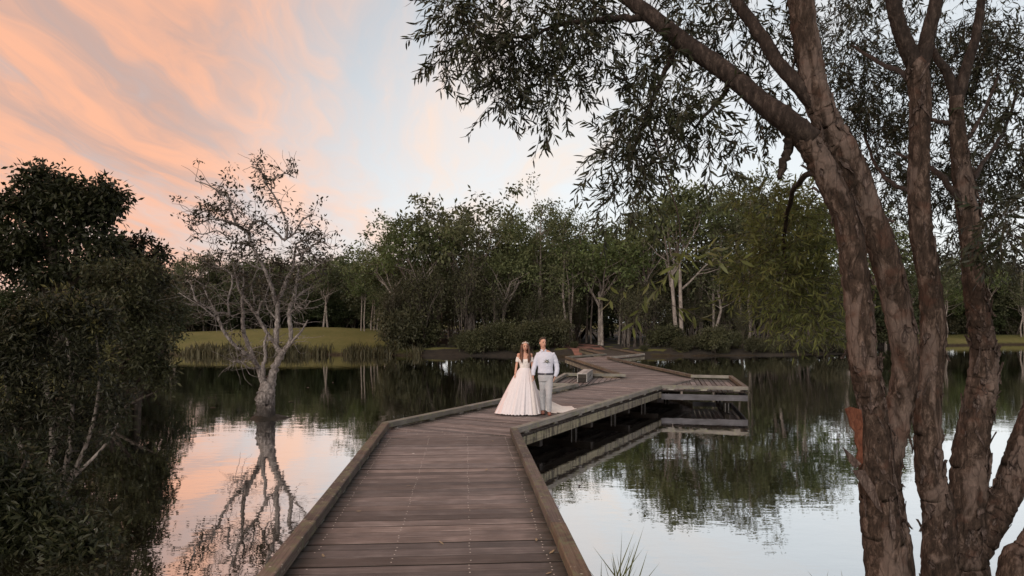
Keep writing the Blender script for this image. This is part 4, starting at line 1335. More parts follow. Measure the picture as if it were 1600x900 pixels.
STRIP = [strip_mesh('bark_strip', *q, nr) for q in ((.22, .07, .05), (.30, .05, .035), (.14, .09, .05), (.38, .06, .03), (.10, .06, .06))]
for k in range(330):
    cr, tro = tpaths[nr.choice([0, 0, 0, 1, 1, 2, 2, 3, 3, 3, 4])]
    i = nr.integers(2, len(cr) - 2)
    c, r = cr[i, :3], cr[i, 3]
    zz = c[2] + PB[2]
    if zz > 4.6:
        continue
    tan = unit(cr[i + 1, :3] - cr[i - 1, :3])
    a = nr.uniform(0, 6.28)
    rad = unit(np.cross(tan, np.array([math.cos(a), math.sin(a), 0.15])))
    if rad[1] > 0.55:
        rad = -rad
    xax = unit(np.cross(rad, tan))
    tl = nr.normal(0, .3)
    xa = xax * math.cos(tl) + tan * math.sin(tl)
    za = np.cross(xa, rad)
    mt = Matrix(((xa[0], rad[0], za[0], c[0] + rad[0] * r * .97), (xa[1], rad[1], za[1], c[1] + rad[1] * r * .97), (xa[2], rad[2], za[2], c[2] + rad[2] * r * .97), (0, 0, 0, 1)))
    me = STRIP[nr.integers(5)]
    o = link_mesh('bark_strip', me, M['bark_flake'], tro, smooth=True)
    sc = nr.uniform(.25, .70) * min(1.0, r / .09)
    o.matrix_local = mt @ Matrix.Diagonal((sc, sc, sc * nr.choice([1, -1]), 1))
# the torn orange flake on the left trunk
def flake(pts, d, mat, label=None):
    """outline traced on the photo, given thickness and a slight curl"""
    n = len(pts)
    cen = np.mean([np.array(P(u, v, d)) for u, v in pts], 0)
    vs = []
    for side in (0, 1):
        for (u, v) in pts:
            q = np.array(P(u, v, d)) - PB
            q[1] += 0.012 * side + 0.5 * (q[0] - (cen[0] - PB[0])) * -0.6
            vs.append(q)
    fs = [tuple(range(n)), tuple(range(2 * n - 1, n - 1, -1))] + [(i, i + n, (i + 1) % n + n, (i + 1) % n) for i in range(n)]
    o = link_mesh('bark_flake', mesh_of('bark_flake', [tuple(q) for q in vs], fs), mat, tpaths[0][1])
    if label:
        o['label'] = label
    return o


flake([(1323, 640), (1331, 636), (1345, 640), (1347, 660), (1346, 690), (1347, 722), (1343, 730), (1337, 722), (1341, 704), (1336, 690), (1337, 676), (1330, 666), (1328, 654)], 4.30, M['bark_orange'], 'torn orange flake of bark')
flake([(1336, 737), (1352, 735), (1366, 760), (1376, 800), (1368, 792), (1352, 765)], 4.20, M['bark_flake'])
flake([(1320, 700), (1333, 712), (1344, 724), (1336, 732), (1328, 722)], 4.28, M['bark_flake'])
flake([(1388, 860), (1399, 866), (1392, 852), (1384, 846)], 4.3, M['bark_flake'])

# foliage: twigs carrying narrow leaves
CL = [  # u, v, ru, rv, d, rd, n twigs
    (745, 55, 60, 55, 5.2, .35, 86), (715, 15, 40, 30, 5.2, .3, 30), (812, 105, 62, 50, 5.2, .4, 66), (850, 40, 80, 45, 5.1, .4, 66), (690, 104, 22, 10, 5.1, .15, 7), (790, 150, 40, 24, 5.2, .3, 20), (880, 130, 40, 45, 5.1, .3, 26), (848, 182, 14, 18, 5.0, .15, 6), (930, 55, 60, 50, 5.0, .4, 44), (905, 10, 60, 30, 5.0, .4, 34),
    (1020, 118, 60, 45, 4.9, .4, 48), (1010, 190, 66, 50, 4.9, .4, 70), (985, 255, 44, 38, 4.8, .3, 34), (1075, 180, 55, 50, 4.7, .4, 44), (1110, 232, 34, 30, 4.6, .3, 12), (1000, 300, 50, 26, 4.7, .3, 10), (950, 330, 26, 26, 4.6, .2, 6), (938, 235, 12, 22, 4.6, .1, 4), (917, 266, 5, 6, 4.6, .05, 1), (1145, 268, 8, 8, 4.3, .05, 2), (1040, 60, 40, 40, 5.2, .4, 26),
    (1090, 20, 60, 40, 5.2, .5, 40), (1150, 70, 50, 50, 5.3, .5, 40), (1205, 140, 34, 45, 5.4, .5, 24), (1175, 205, 36, 30, 6.0, .4, 24), (1220, 30, 30, 40, 5.4, .4, 20),
    (1235, 355, 60, 60, 6.4, .5, 120), (1215, 420, 66, 60, 6.4, .5, 130), (1275, 430, 46, 80, 6.3, .5, 100), (1250, 490, 55, 32, 6.3, .4, 60), (1170, 430, 28, 32, 6.2, .3, 26), (1195, 310, 40, 35, 6.6, .4, 30), (1280, 320, 40, 40, 6.6, .5, 36), (1290, 510, 20, 22, 6.2, .2, 14),
    (1325, 60, 50, 70, 8.0, .7, 120), (1380, 150, 50, 70, 8.0, .7, 130), (1350, 230, 50, 55, 8.0, .7, 90), (1395, 280, 36, 45, 7.6, .6, 50), (1330, 150, 36, 50, 8.0, .6, 50), (1385, 340, 30, 25, 7.6, .4, 14),
    (1495, 55, 70, 60, 7.0, .6, 110), (1560, 95, 50, 60, 6.5, .5, 80), (1478, 170, 40, 60, 7.0, .6, 70), (1570, 240, 50, 50, 7.5, .6, 90), (1470, 280, 40, 55, 7.5, .6, 70), (1540, 300, 50, 45, 7.6, .6, 70), (1480, 380, 40, 40, 7.8, .5, 34), (1560, 390, 60, 40, 8.2, .6, 60), (1570, 350, 40, 46, 4.2, .25, 22), (1592, 210, 24, 30, 4.4, .2, 10), (1560, 170, 36, 26, 4.6, .2, 8),
    (800, -70, 130, 45, 5.2, .7, 60), (1000, -75, 130, 50, 5.2, .8, 60), (1250, -80, 140, 60, 5.4, .9, 80), (1450, -85, 140, 60, 5.6, .9, 90), (1640, 100, 50, 160, 5.6, .9, 60),
    (1062, 405, 22, 16, 3.4, .10, 4), (1005, 438, 14, 8, 3.4, .08, 2), (1050, 478, 4, 4, 3.4, .04, 1),
]
# unseen extra crown overhead and behind the camera, added to shade the upper trunks
for k in range(58):
    yy = nr.uniform(-4.5, 8.5)
    if abs(yy) < .5:
        continue
    q = np.array([nr.uniform(-.5, 7.0), yy, nr.uniform(6.6, 9.2) if yy > 1.6 else nr.uniform(4.9, 8.2)])
    CL.append((U0 + F_PX * q[0] / yy, V0 - F_PX * (q[2] - CAM_Z) / yy, .75 * F_PX / yy, .5 * F_PX / yy, yy, .75, 26))
twig_s = Soup()
LP, LD, LN, LL, LW, LT, LB = [], [], [], [], [], [], []
for (u, v, ru, rv, d, rd, n) in CL:
    n = int(n * (1.75 if u > 1300 else 1.2)) if n > 12 else n
    c = np.array(P(u, v, d)) - PB
    R3 = np.array([ru * d / F_PX, rd, rv * d / F_PX])
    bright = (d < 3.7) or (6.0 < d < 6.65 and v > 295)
    for k in range(n):
        g = nr.normal(0, 1, 3)
        g = g / np.linalg.norm(g) * nr.uniform(0.05, 1) ** 0.45
        q = c + g * R3
        dist = np.linalg.norm(pnodes[:, :3] - q, axis=1)
        dist = dist + np.where(pnodes[:, 2] < q[2] - .2, 0.15, 0)
        o = pnodes[np.argmin(dist)]
        gap = np.linalg.norm(q - o[:3])
        out_d = unit(q - o[:3] + 1e-6)
        tl = nr.uniform(.14, .30) * (1 if d < 7 else 1.15)
        td = unit(out_d * .55 + g * .5 + np.array([0, 0, -.55 if not bright else -.2]) + nr.normal(0, .35, 3))
        e = q + td * tl
        r0 = min(o[3] * .55, .0028 + .0035 * gap)
        m1 = o[:3] + (q - o[:3]) * .5 + nr.normal(0, .05, 3) * gap + np.array([0, 0, .07 * gap])
        row = catmull([[*o[:3], r0], [*m1, r0 * .8], [*q, r0 * .55], [*(q + td * tl * .5 + nr.normal(0, .01, 3)), .0020], [*e, .0012]], 4)
        twig_s.add(*tube_arrays(row, 4, cap=False))
        if gap > .12:
            pnodes = np.vstack([pnodes, row[3:11:2]])
        nl = int(nr.integers(9, 17))
        base = nr.uniform(.1, .9)
        for j in range(nl):
            f = (j + nr.uniform(0, .9)) / nl
            pp = q + td * tl * f
            side = unit(np.cross(td, nr.normal(0, 1, 3)))
            ld = unit(td * nr.uniform(.35, .9) + side * nr.uniform(.4, .9) + np.array([0, 0, -.15]))
            LP.append(pp); LD.append(ld); LN.append(nr.normal(0, 1, 3) + np.array([0, 0, .6]))
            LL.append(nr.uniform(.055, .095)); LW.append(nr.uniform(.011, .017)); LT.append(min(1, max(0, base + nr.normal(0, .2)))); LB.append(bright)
link_mesh('twigs', twig_s.mesh('twigs'), M['bark_dark'], paper)['kind'] = 'stuff'
LP, LD, LN, LL, LW, LT, LB = map(np.array, (LP, LD, LN, LL, LW, LT, LB))
# the 300 leaves that show largest are objects of their own
wp = LP + PB
uu = U0 + F_PX * wp[:, 0] / wp[:, 1]
vv = V0 - F_PX * (wp[:, 2] - CAM_Z) / wp[:, 1]
vis = (uu > 20) & (uu < 1590) & (vv > 10) & (vv < 890)
side_a = np.abs(unit(LD)[:, 1])
score = np.where(vis, LL / wp[:, 1] * np.sqrt(1 - side_a ** 2), 0)
pick = np.argsort(-score)[:300]
keep = np.ones(len(LP), bool)
keep[pick] = False
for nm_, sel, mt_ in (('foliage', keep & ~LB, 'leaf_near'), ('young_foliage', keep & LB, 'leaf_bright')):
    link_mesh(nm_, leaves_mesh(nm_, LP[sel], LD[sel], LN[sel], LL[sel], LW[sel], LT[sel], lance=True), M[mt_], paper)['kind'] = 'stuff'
unit_leaf = {}
for bflag, mt_ in ((False, 'leaf_near'), (True, 'leaf_bright')):
    me = leaves_mesh('leaf', np.zeros((1, 3)), np.array([[0, 0, 1.0]]), np.array([[0, 1.0, 0]]), [1.0], [0.19], np.array([.5]), lance=True)
    me.materials.append(M[mt_])
    unit_leaf[bflag] = me
for i in pick:
    dz = unit(LD[i])
    sx_ = unit(np.cross(dz, LN[i]))
    sy_ = np.cross(dz, sx_)
    o = bpy.data.objects.new('leaf', unit_leaf[bool(LB[i])])
    COL.objects.link(o)
    o.parent = paper
    o.matrix_local = Matrix(((sx_[0], sy_[0], dz[0], LP[i][0]), (sx_[1], sy_[1], dz[1], LP[i][1]), (sx_[2], sy_[2], dz[2], LP[i][2]), (0, 0, 0, 1))) @ Matrix.Scale(float(LL[i]), 4)

# ------------------------------------------------------------------ reeds and grass
def blades(name, pts, hlo, hhi, wd, mat, seed, lean=.25, tag_=None, parent=None, base=(0, 0, 0)):
    nr = np.random.default_rng(seed)
    vs, fs, tt = [], [], []
    for (x, y, z) in pts:
        h = nr.uniform(hlo, hhi)
        a = nr.uniform(0, 6.28)
        sx_, sy_ = math.cos(a) * wd / 2, math.sin(a) * wd / 2
        lx, ly = nr.normal(0, lean, 2) * h
        k = len(vs)
        vs += [(x - sx_, y - sy_, z - .03), (x + sx_, y + sy_, z - .03), (x + sx_ * .8 + lx * .3, y + sy_ * .8 + ly * .3, z + h * .55), (x - sx_ * .8 + lx * .3, y - sy_ * .8 + ly * .3, z + h * .55), (x + lx, y + ly, z + h)]
        fs += [(k, k + 1, k + 2, k + 3), (k + 3, k + 2, k + 4)]
        c = nr.uniform(0, 1)
        tt += [c, c]
    me = mesh_of(name, vs, fs)
    face_attr(me, 'tint', tt)
    return link_mesh(name, me, M[mat], parent, base)


pts = []
shore = [p for p in LAKE if 53 < p[1] < 90 and p[0] < 45]
shore = sorted(shore, key=lambda p: p[0])
nr = np.random.default_rng(3)
for i in range(len(shore) - 1):
    a, b = np.array(shore[i]), np.array(shore[i + 1])
    L_ = np.linalg.norm(b - a)
    for k in range(int(L_ * 170)):
        p = a + (b - a) * nr.uniform() + np.array([nr.normal(0, .2), nr.normal(.45, .7)])
        if p[0] > -7.5 and (p[0] < 30 or nr.random() < .6):
            continue
        # thicker in places
        if math.sin(p[0] * .9) + math.sin(p[0] * 2.3 + 1) + nr.normal(0, .7) < -.35:
            continue
        pts.append((p[0], p[1], max(-.05, gh(p[0], p[1]))))
reeds = blades('reeds', pts, .25, .85, .09, 'reed', 4, .28)
tag(reeds, 'band of reeds and rushes along the far shore', 'reeds', kind='stuff')
# tussocks at the near right corner
for k, (u, d, n, hh_, lab) in enumerate(((968, 6.3, 30, .62, 'bright green grass tussock beside the right kerb end'), (912, 5.9, 9, .32, 'small yellowish grass tuft pressed against the right kerb'), (1300, 6.4, 7, .42, 'thin dark grass stems left of the paperbark trunks'))):
    x = (u - U0) / F_PX * d
    z = max(0.0, gh(x, d))
    rg = np.random.default_rng(50 + k)
    o = blades('grass_tuft', [(rg.normal(0, .07), rg.normal(0, .06), 0) for _ in range(n)], hh_ * .6, hh_ * 1.35, .020, 'grass_blade', 60 + k, .28, base=(x, d, z))
    tag(o, lab, 'grass')
# fallen leaves floating on the lake
leafm = mesh_of('floating_leaf', [(-.10, 0, 0), (-.03, .035, .006), (.04, .03, .01), (.11, 0, .004), (.04, -.03, .008), (-.03, -.035, .004)], [(0, 1, 2, 3, 4, 5)])
leafm.materials.append(M['bark_flake'])
for (u, v) in ((481, 606), (330, 621), (332, 638), (455, 628), (520, 598), (1320, 597), (905, 760)):
    d = CAM_Z * F_PX / (v - V0)
    q = P(u, v, d)
    o = bpy.data.objects.new('floating_leaf', leafm)
    COL.objects.link(o)
    o.location = (q.x, q.y, .012)
    o.rotation_euler = (.05, .04, trng.uniform(0, 6.28))
    s = trng.uniform(1.0, 1.8) * (1.0 if d > 12 else .5)
    o.scale = (s, s, s)
    tag(o, 'fallen leaf floating on the dark water', 'leaf', 'leaves floating on the lake')

# ------------------------------------------------------------------ the couple
def ring_loft(rows, seg=20, fold=None):
    """rows (x, y, z, rx, ry): stacked flat rings, closed at both ends"""
    vs, fs = [], []
    for j, (x, y, z, rx, ry) in enumerate(rows):
        for i in range(seg):
            a = 2 * math.pi * i / seg
            k = fold(a, j / (len(rows) - 1)) if fold else 1.0
            vs.append((x + rx * k * math.cos(a), y + ry * k * math.sin(a), z))
    for j in range(len(rows) - 1):
        for i in range(seg):
            fs.append([j * seg + i, j * seg + (i + 1) % seg, (j + 1) * seg + (i + 1) % seg, (j + 1) * seg + i])
    fs.append(list(range(seg - 1, -1, -1)))
    fs.append([(len(rows) - 1) * seg + i for i in range(seg)])
    return vs, fs


def ellipsoid(c, r, seg=14, rings=9, rot=None, shape=None):
    vs, fs = [], []
    for j in range(1, rings):
        t_ = math.pi * j / rings
        for i in range(seg):
            a = 2 * math.pi * i / seg
            p = Vector((math.sin(t_) * math.cos(a), math.sin(t_) * math.sin(a), -math.cos(t_)))
            if shape:
                p = shape(p)
            p = Vector((p.x * r[0], p.y * r[1], p.z * r[2]))
            if rot:
                p = rot @ p
            vs.append(tuple(p + Vector(c)))
    for j in range(rings - 2):
        for i in range(seg):
            fs.append([j * seg + i, j * seg + (i + 1) % seg, (j + 1) * seg + (i + 1) % seg, (j + 1) * seg + i])
    fs.append(list(range(seg - 1, -1, -1)))
    fs.append([(rings - 2) * seg + i for i in range(seg)])
    return vs, fs


def fused(name, soup, voxel, iters=6, factor=.5):
    """melt overlapping closed shapes into one continuous skin"""
    me = soup.mesh('tmp')
    bm = bmesh.new()
    bm.from_mesh(me)
    bmesh.ops.recalc_face_normals(bm, faces=bm.faces)
    bm.to_mesh(me)
    bm.free()
    o = bpy.data.objects.new('tmp', me)
    COL.objects.link(o)
    r = o.modifiers.new('r', 'REMESH')
    r.mode = 'VOXEL'
    r.voxel_size = voxel
    s = o.modifiers.new('s', 'SMOOTH')
    s.iterations = iters
    s.factor = factor
    dg = bpy.context.evaluated_depsgraph_get()
    res = bpy.data.meshes.new_from_object(o.evaluated_get(dg), depsgraph=dg)
    res.name = name
    bpy.data.objects.remove(o)
    bpy.data.meshes.remove(me)
    return res


def fabric(name, col, bump=.3, scale=60.0, sheen=.3, trans=0.0, noise=.06):
    m, t = new_mat(name)
    tc = t.n('ShaderNodeTexCoord')
    nz = t.n('ShaderNodeTexNoise', {'Vector': tc.outputs['Object'], 'Scale': scale, 'Detail': 4.0}).outputs[0]
    wr = t.n('ShaderNodeTexNoise', {'Vector': tc.outputs['Object'], 'Scale': 11.0, 'Detail': 3.0, 'Distortion': .8}).outputs[0]
    c = t.ramp(t.math('ADD', t.math('MULTIPLY', nz, .5), t.math('MULTIPLY', wr, .5)), [(.3, tuple(q * (1 - noise) for q in col)), (.7, tuple(min(1, q * (1 + noise)) for q in col))])
    bp = t.n('ShaderNodeBump', {'Height': t.math('ADD', t.math('MULTIPLY', nz, .15), wr), 'Strength': bump, 'Distance': .03})
    p = t.n('ShaderNodeBsdfPrincipled', {'Base Color': c, 'Roughness': .85, 'Normal': bp.outputs[0], 'Sheen Weight': sheen, 'Specular IOR Level': .15})
    sh = p.outputs[0]
    if trans:
        tr = t.n('ShaderNodeBsdfTranslucent', {'Color': c})
        sh = t.n('ShaderNodeMixShader', {0: trans, 1: sh, 2: tr.outputs[0]}).outputs[0]
    finish(t, sh)
    return m


m, t = new_mat('skin')
tc = t.n('ShaderNodeTexCoord')
nz = t.n('ShaderNodeTexNoise', {'Vector': tc.outputs['Object'], 'Scale': 18.0, 'Detail': 4.0}).outputs[0]
sc_ = t.ramp(nz, [(.3, (.50, .27, .19)), (.7, (.62, .37, .27))])
finish(t, t.n('ShaderNodeBsdfPrincipled', {'Base Color': sc_, 'Roughness': .55, 'Subsurface Weight': .08, 'Subsurface Radius': (.02, .008, .004), 'Subsurface Scale': .3}).outputs[0])
M['skin'] = m
M['shirt'] = fabric('pale_blue_shirt', (.60, .64, .74), .6)
M['trousers'] = fabric('grey_trousers', (.40, .42, .44), .7)
M['dress'] = fabric('blush_tulle', (.84, .83, .86), .35, 90.0, .5, .15)
M['lace'] = fabric('white_lace', (.78, .75, .72), .8, 140.0, .3, 0, .2)
M['train'] = fabric('ivory_tulle', (.82, .81, .76), .4, 90.0, .5, .15)
M['belt'] = plain('dark_leather', (.03, .03, .045), .5)
M['shoe'] = plain('tan_leather', (.20, .075, .05), .55)
M['eye'] = plain('eye_dark', (.02, .015, .012), .4)
M['lip'] = plain('lip', (.36, .12, .10), .5)
M['flower'] = plain('white_flower', (.78, .74, .68), .8)
M['sprig'] = plain('green_sprig', (.06, .085, .05), .7)


def hair_mat(name, a, b):
    m, t = new_mat(name)
    tc = t.n('ShaderNodeTexCoord')
    v = t.n('ShaderNodeVectorMath', {0: tc.outputs['Object'], 1: (90, 90, 7)}, operation='MULTIPLY').outputs[0]
    n = t.n('ShaderNodeTexNoise', {'Vector': v, 'Scale': 1.0, 'Detail': 4.0, 'Distortion': 1.0}).outputs[0]
    c = t.ramp(n, [(.35, a), (.68, b)])
    bp = t.n('ShaderNodeBump', {'Height': n, 'Strength': .8, 'Distance': .02})
    finish(t, t.n('ShaderNodeBsdfPrincipled', {'Base Color': c, 'Roughness': .5, 'Normal': bp.outputs[0]}).outputs[0])
    return m


M['hair_bride'] = hair_mat('auburn_hair', (.045, .020, .012), (.20, .085, .045))
M['hair_groom'] = hair_mat('brown_hair', (.030, .018, .012), (.13, .075, .045))


def head_shape(p):
    q = p.copy()
    if q.z < 0:
        k = 1 - .30 * (-q.z) ** 1.3
        q.x *= k
        q.y = q.y * (1 - .12 * (-q.z)) - .10 * (-q.z)
    return q


def add_head(s, c, rz, w_=.074, tall=.122, nose=.9):
    """head facing -Y then turned by rz; c is its centre"""
    rot = Matrix.Rotation(rz, 3, 'Z')
    s.add(*ellipsoid(c, (w_, .094, tall), 18, 12, rot, head_shape))
    def at(x, y, z):
        return tuple(Vector(c) + rot @ Vector((x, y, z)))
    nz_ = [[*at(0, -.084, .018), .009], [*at(0, -.099, -.012), .013], [*at(0, -.098, -.026), .013]]
    s.add(*tube_arrays(np.array(nz_), 8))
    for sg in (-1, 1):
        s.add(*ellipsoid(at(sg * w_ * .98, .012, -.006), (.012, .020, .030), 8, 6, rot))
        s.add(*ellipsoid(at(sg * .030, -.080, .026), (.024, .012, .008), 8, 6, rot))      # brow ridge
    return at, rot


def hand(s, wrist, dir_, thumb, curl, scale=1.0):
    """palm, four fingers bent towards curl, thumb off the side"""
    d = unit(np.array(dir_, float))
    th = unit(np.array(thumb, float) - d * np.dot(thumb, d))
    n = np.array(curl, float)
    w0 = np.array(wrist, float)
    pal = w0 + d * .052 * scale
    R_ = Matrix((tuple(th), tuple(np.cross(d, th)), tuple(d))).transposed()
    s.add(*ellipsoid(tuple(pal), (.041 * scale, .016 * scale, .055 * scale), 12, 8, R_))
    for k, (off, ln) in enumerate(((.030, .070), (.010, .080), (-.010, .074), (-.029, .058))):
        b = w0 + d * .092 * scale + th * off * scale
        p1 = b + (d * .9 + n * .25) * ln * .42 * scale
        p2 = p1 + (d * .55 + n * .8) * ln * .36 * scale
        p3 = p2 + (d * .05 + n * .95) * ln * .30 * scale
        s.add(*tube_arrays(np.array([[*(b - d * .02), .0095], [*p1, .0090], [*p2, .0082], [*p3, .0066]]), 7))
    b = w0 + d * .035 * scale + th * .034 * scale
    p1 = b + (d * .6 + th * .7) * .036 * scale
    p2 = p1 + (d * .85 + n * .35) * .030 * scale
    s.add(*tube_arrays(np.array([[*(b - th * .02), .012], [*b, .012], [*p1, .0105], [*p2, .008]]), 7))


def limb(s, pts, seg=12):
    s.add(*tube_arrays(catmull(pts, 4), seg))


# ---------------- groom
gk = .01509
groot = empty('person', (.83, 16.10, ZT + .006))
tag(groot, 'man in pale blue shirt, dark belt and grey trousers holding the bride\'s hand', 'person')
GR = lambda u, v, y=0.0: ((u - 855) * gk, y, (649.5 - v) * gk)
body = Soup()
hc = (-.105, -.01, 1.700)
at_g, rot_g = add_head(body, hc, R(24), .074, .124)
body.add(*tube_arrays(np.array([[-.085, .02, 1.47, .064], [-.09, .015, 1.54, .056], [-.10, .01, 1.62, .056]]), 12))
body.add(*ring_loft([(-.045, .0, .86, .145, .10), (-.04, 0, .98, .150, .10), (-.04, 0, 1.12, .148, .098), (-.035, .0, 1.28, .170, .105), (-.035, .01, 1.40, .185, .098), (-.04, .015, 1.49, .13, .075), (-.05, .02, 1.53, .07, .055)]))
arm_r = [(*GR(842.5, 553.5, .01), .052), (*GR(838.2, 562, .02), .048), (*GR(835.8, 571, .01), .042), (*GR(833.3, 580, -.04), .038), (*GR(833.2, 587.5, -.07), .028)]
arm_l = [(*GR(862.5, 553.5, .01), .052), (*GR(867.2, 562, .03), .048), (*GR(870.0, 573, .04), .042), (*GR(870, 582, .01), .038), (*GR(867, 589.5, -.01), .028)]
for a in (arm_r, arm_l):
    limb(body, a)
hand(body, arm_r[-1][:3], (.05, -.05, -1), (-.2, -1, 0), (-.95, .2, .1))
hand(body, arm_l[-1][:3], (-.22, -.08, -1), (-.25, -1, 0), (-.7, .35, .1))
leg_r = [(*GR(847.0, 588, .03), .085), (*GR(848.6, 603, .03), .074), (*GR(848.6, 618, .10), .054), (*GR(848.2, 632, .15), .044), (*GR(848.6, 643.5, .14), .034)]
leg_l = [(*GR(858.0, 588, -.01), .085), (*GR(857.6, 603, -.04), .074), (*GR(857.2, 618, -.10), .056), (*GR(857.6, 632, -.09), .046), (*GR(858.2, 644, -.07), .034)]
for l in (leg_r, leg_l):
    limb(body, l)
    ax, ay, az, ar = l[-1]
    body.add(*ellipsoid((ax, ay - .07, .04), (.040, .115, .034), 12, 8))
bo = link_mesh('body', fused('body', body, .0075, 5), M['skin'], groot, smooth=True)
sh = Soup()
sh.add(*ring_loft([(-.04, 0, .965, .176, .122), (-.04, 0, 1.00, .184, .128), (-.042, 0, 1.10, .174, .124), (-.04, 0, 1.22, .186, .128), (-.038, .005, 1.34, .206, .126), (-.04, .012, 1.42, .200, .112), (-.048, .015, 1.475, .165, .092), (-.065, .022, 1.508, .105, .070), (-.08, .03, 1.528, .070, .050)], 26))
for a, nm_ in ((arm_r, 0), (arm_l, 1)):
    rows = [(x, y, z, r + (.012 if i < 2 else .017 if i < 4 else .012)) for i, (x, y, z, r) in enumerate(a)]
    cr = catmull(rows, 6)
    cr[:, 3] *= 1 + .05 * np.sin(np.arange(len(cr)) * 1.7 + nm_)
    sh.add(*tube_arrays(cr, 14))
shirt = link_mesh('shirt', fused('shirt', sh, .011, 4), M['shirt'], groot, smooth=True)
# collar: two standing points, and a button placket
for sg in (-1, 1):
    c0 = Vector((-.086, -.012, 1.535))
    vs = [(c0.x + sg * .012, c0.y - .072, c0.z - .030), (c0.x + sg * .066, c0.y - .045, c0.z - .055), (c0.x + sg * .072, c0.y + .02, c0.z + .012), (c0.x + sg * .056, c0.y - .045, c0.z + .022), (c0.x + sg * .020, c0.y - .066, c0.z + .002)]
    vs += [(x, y + .008, z) for x, y, z in vs]
    link_mesh('collar', mesh_of('collar', vs, [(0, 1, 2, 3, 4), (9, 8, 7, 6, 5)] + [(i, i + 5, (i + 1) % 5 + 5, (i + 1) % 5) for i in range(5)]), M['shirt'], shirt)
for k in range(6):
    link_mesh('button', mesh_of('button', *ellipsoid((-.062 + .004 * k, -.128 - (.004 if k < 4 else -.004), 1.06 + .075 * k), (.007, .004, .007), 8, 5)), M['flower'], shirt)
tr_ = Soup()
tr_.add(*ring_loft([(-.045, 0, .80, .155, .118), (-.042, 0, .90, .176, .128), (-.04, 0, .975, .170, .120), (-.04, 0, .995, .168, .118)], 24))
for l in (leg_r, leg_l):
    rows = [(x, y, z, r + (.016 if i < 2 else .016 if i < 4 else .016)) for i, (x, y, z, r) in enumerate(l)]
    cr = catmull(rows, 8)
    ph = nr.uniform(0, 6)
    cr[:, 3] *= 1 + .035 * np.sin(np.arange(len(cr)) * 1.9 + ph) * np.linspace(.3, 1.3, len(cr))
    tr_.add(*tube_arrays(cr, 14))
link_mesh('trousers', fused('trousers', tr_, .011, 3), M['trousers'], groot, smooth=True)
v_, f_ = ring_loft([(-.04, 0, .955, .184, .131), (-.04, 0, .962, .188, .135), (-.04, 0, .988, .188, .135), (-.04, 0, .995, .184, .131)], 26)
belt = link_mesh('belt', mesh_of('belt', v_, f_), M['belt'], groot, smooth=True)
link_mesh('buckle', mesh_of('buckle', *ellipsoid((-.05, -.136, .975), (.026, .006, .018), 8, 5)), M['strap'], belt)
for l in (leg_r, leg_l):
    ax, ay, az, ar = l[-1]
    s = Soup()
    s.add(*ellipsoid((ax, ay - .075, .036), (.050, .135, .036), 14, 8))
    s.add(*ellipsoid((ax, ay + .01, .065), (.046, .055, .055), 12, 8))
    link_mesh('shoe', fused('shoe', s, .011, 3), M['shoe'], groot, smooth=True)
hs = Soup()
hs.add(*ellipsoid(tuple(Vector(hc) + rot_g @ Vector((0, .018, .030))), (.080, .092, .106), 18, 12, rot_g))
for k in range(14):
    a = -1.2 + 2.4 * k / 13
    b = Vector(hc) + rot_g @ Vector((.060 * math.sin(a), -.052 * math.cos(a) * .9, .100))
    e = b + rot_g @ Vector((.012 * math.sin(3 * k), -.022, .026 + .006 * math.cos(2 * k)))
    hs.add(*tube_arrays(np.array([[*(b + rot_g @ Vector((0, .03, .0))), .016], [*b, .016], [*e, .009]]), 6))
hmesh = fused('hair', hs, .0085, 2)
# cut the hair cap away from the face
bm = bmesh.new(); bm.from_mesh(hmesh)
inv = rot_g.inverted()
kill = []
for v in bm.verts:
    q = inv @ (v.co - Vector(hc))
    line = .072 if q.y < -.03 else (.072 - (q.y + .03) * 2.6)
    if q.z < max(-.055, line):
        kill.append(v)
bmesh.ops.delete(bm, geom=kill, context='VERTS')
bm.to_mesh(hmesh); bm.free()
link_mesh('hair', hmesh, M['hair_groom'], groot, smooth=True)


def face_bits(at, rot, body_o, brow_mat, w_=.030):
    for sg in (-1, 1):
        link_mesh('eye', mesh_of('eye', *ellipsoid(at(sg * w_, -.087, .006), (.015, .006, .0075), 8, 6, rot)), M['eye'], body_o, smooth=True)
        link_mesh('eyebrow', mesh_of('eyebrow', *ellipsoid(at(sg * w_, -.093, .028), (.022, .006, .005), 8, 6, rot)), brow_mat, body_o, smooth=True)
    link_mesh('mouth', mesh_of('mouth', *ellipsoid(at(0, -.092, -.056), (.023, .007, .008), 10, 6, rot)), M['lip'], body_o, smooth=True)


face_bits(at_g, rot_g, bo, M['hair_groom'])
# buttonhole: sprig of leaves and a pale flower
bx, by, bz = GR(854, 565, -.13)
s1 = Soup()
for k in range(9):
    a = k * .7
    s1.tube([[bx, by, bz, .006], [bx + .03 * math.cos(a), by - .02, bz + .03 * math.sin(a), .007], [bx + (.05 + .03 * (k % 3)) * math.cos(a + .2), by - .018, bz + (.04 + .025 * (k % 2)) * math.sin(a + .2), .002]], 5, 2)
bt_ = link_mesh('buttonhole', s1.mesh('buttonhole'), M['sprig'], groot)
link_mesh('flower', mesh_of('flower', *ellipsoid((bx, by - .025, bz), (.013, .010, .013), 8, 6)), M['flower'], bt_)

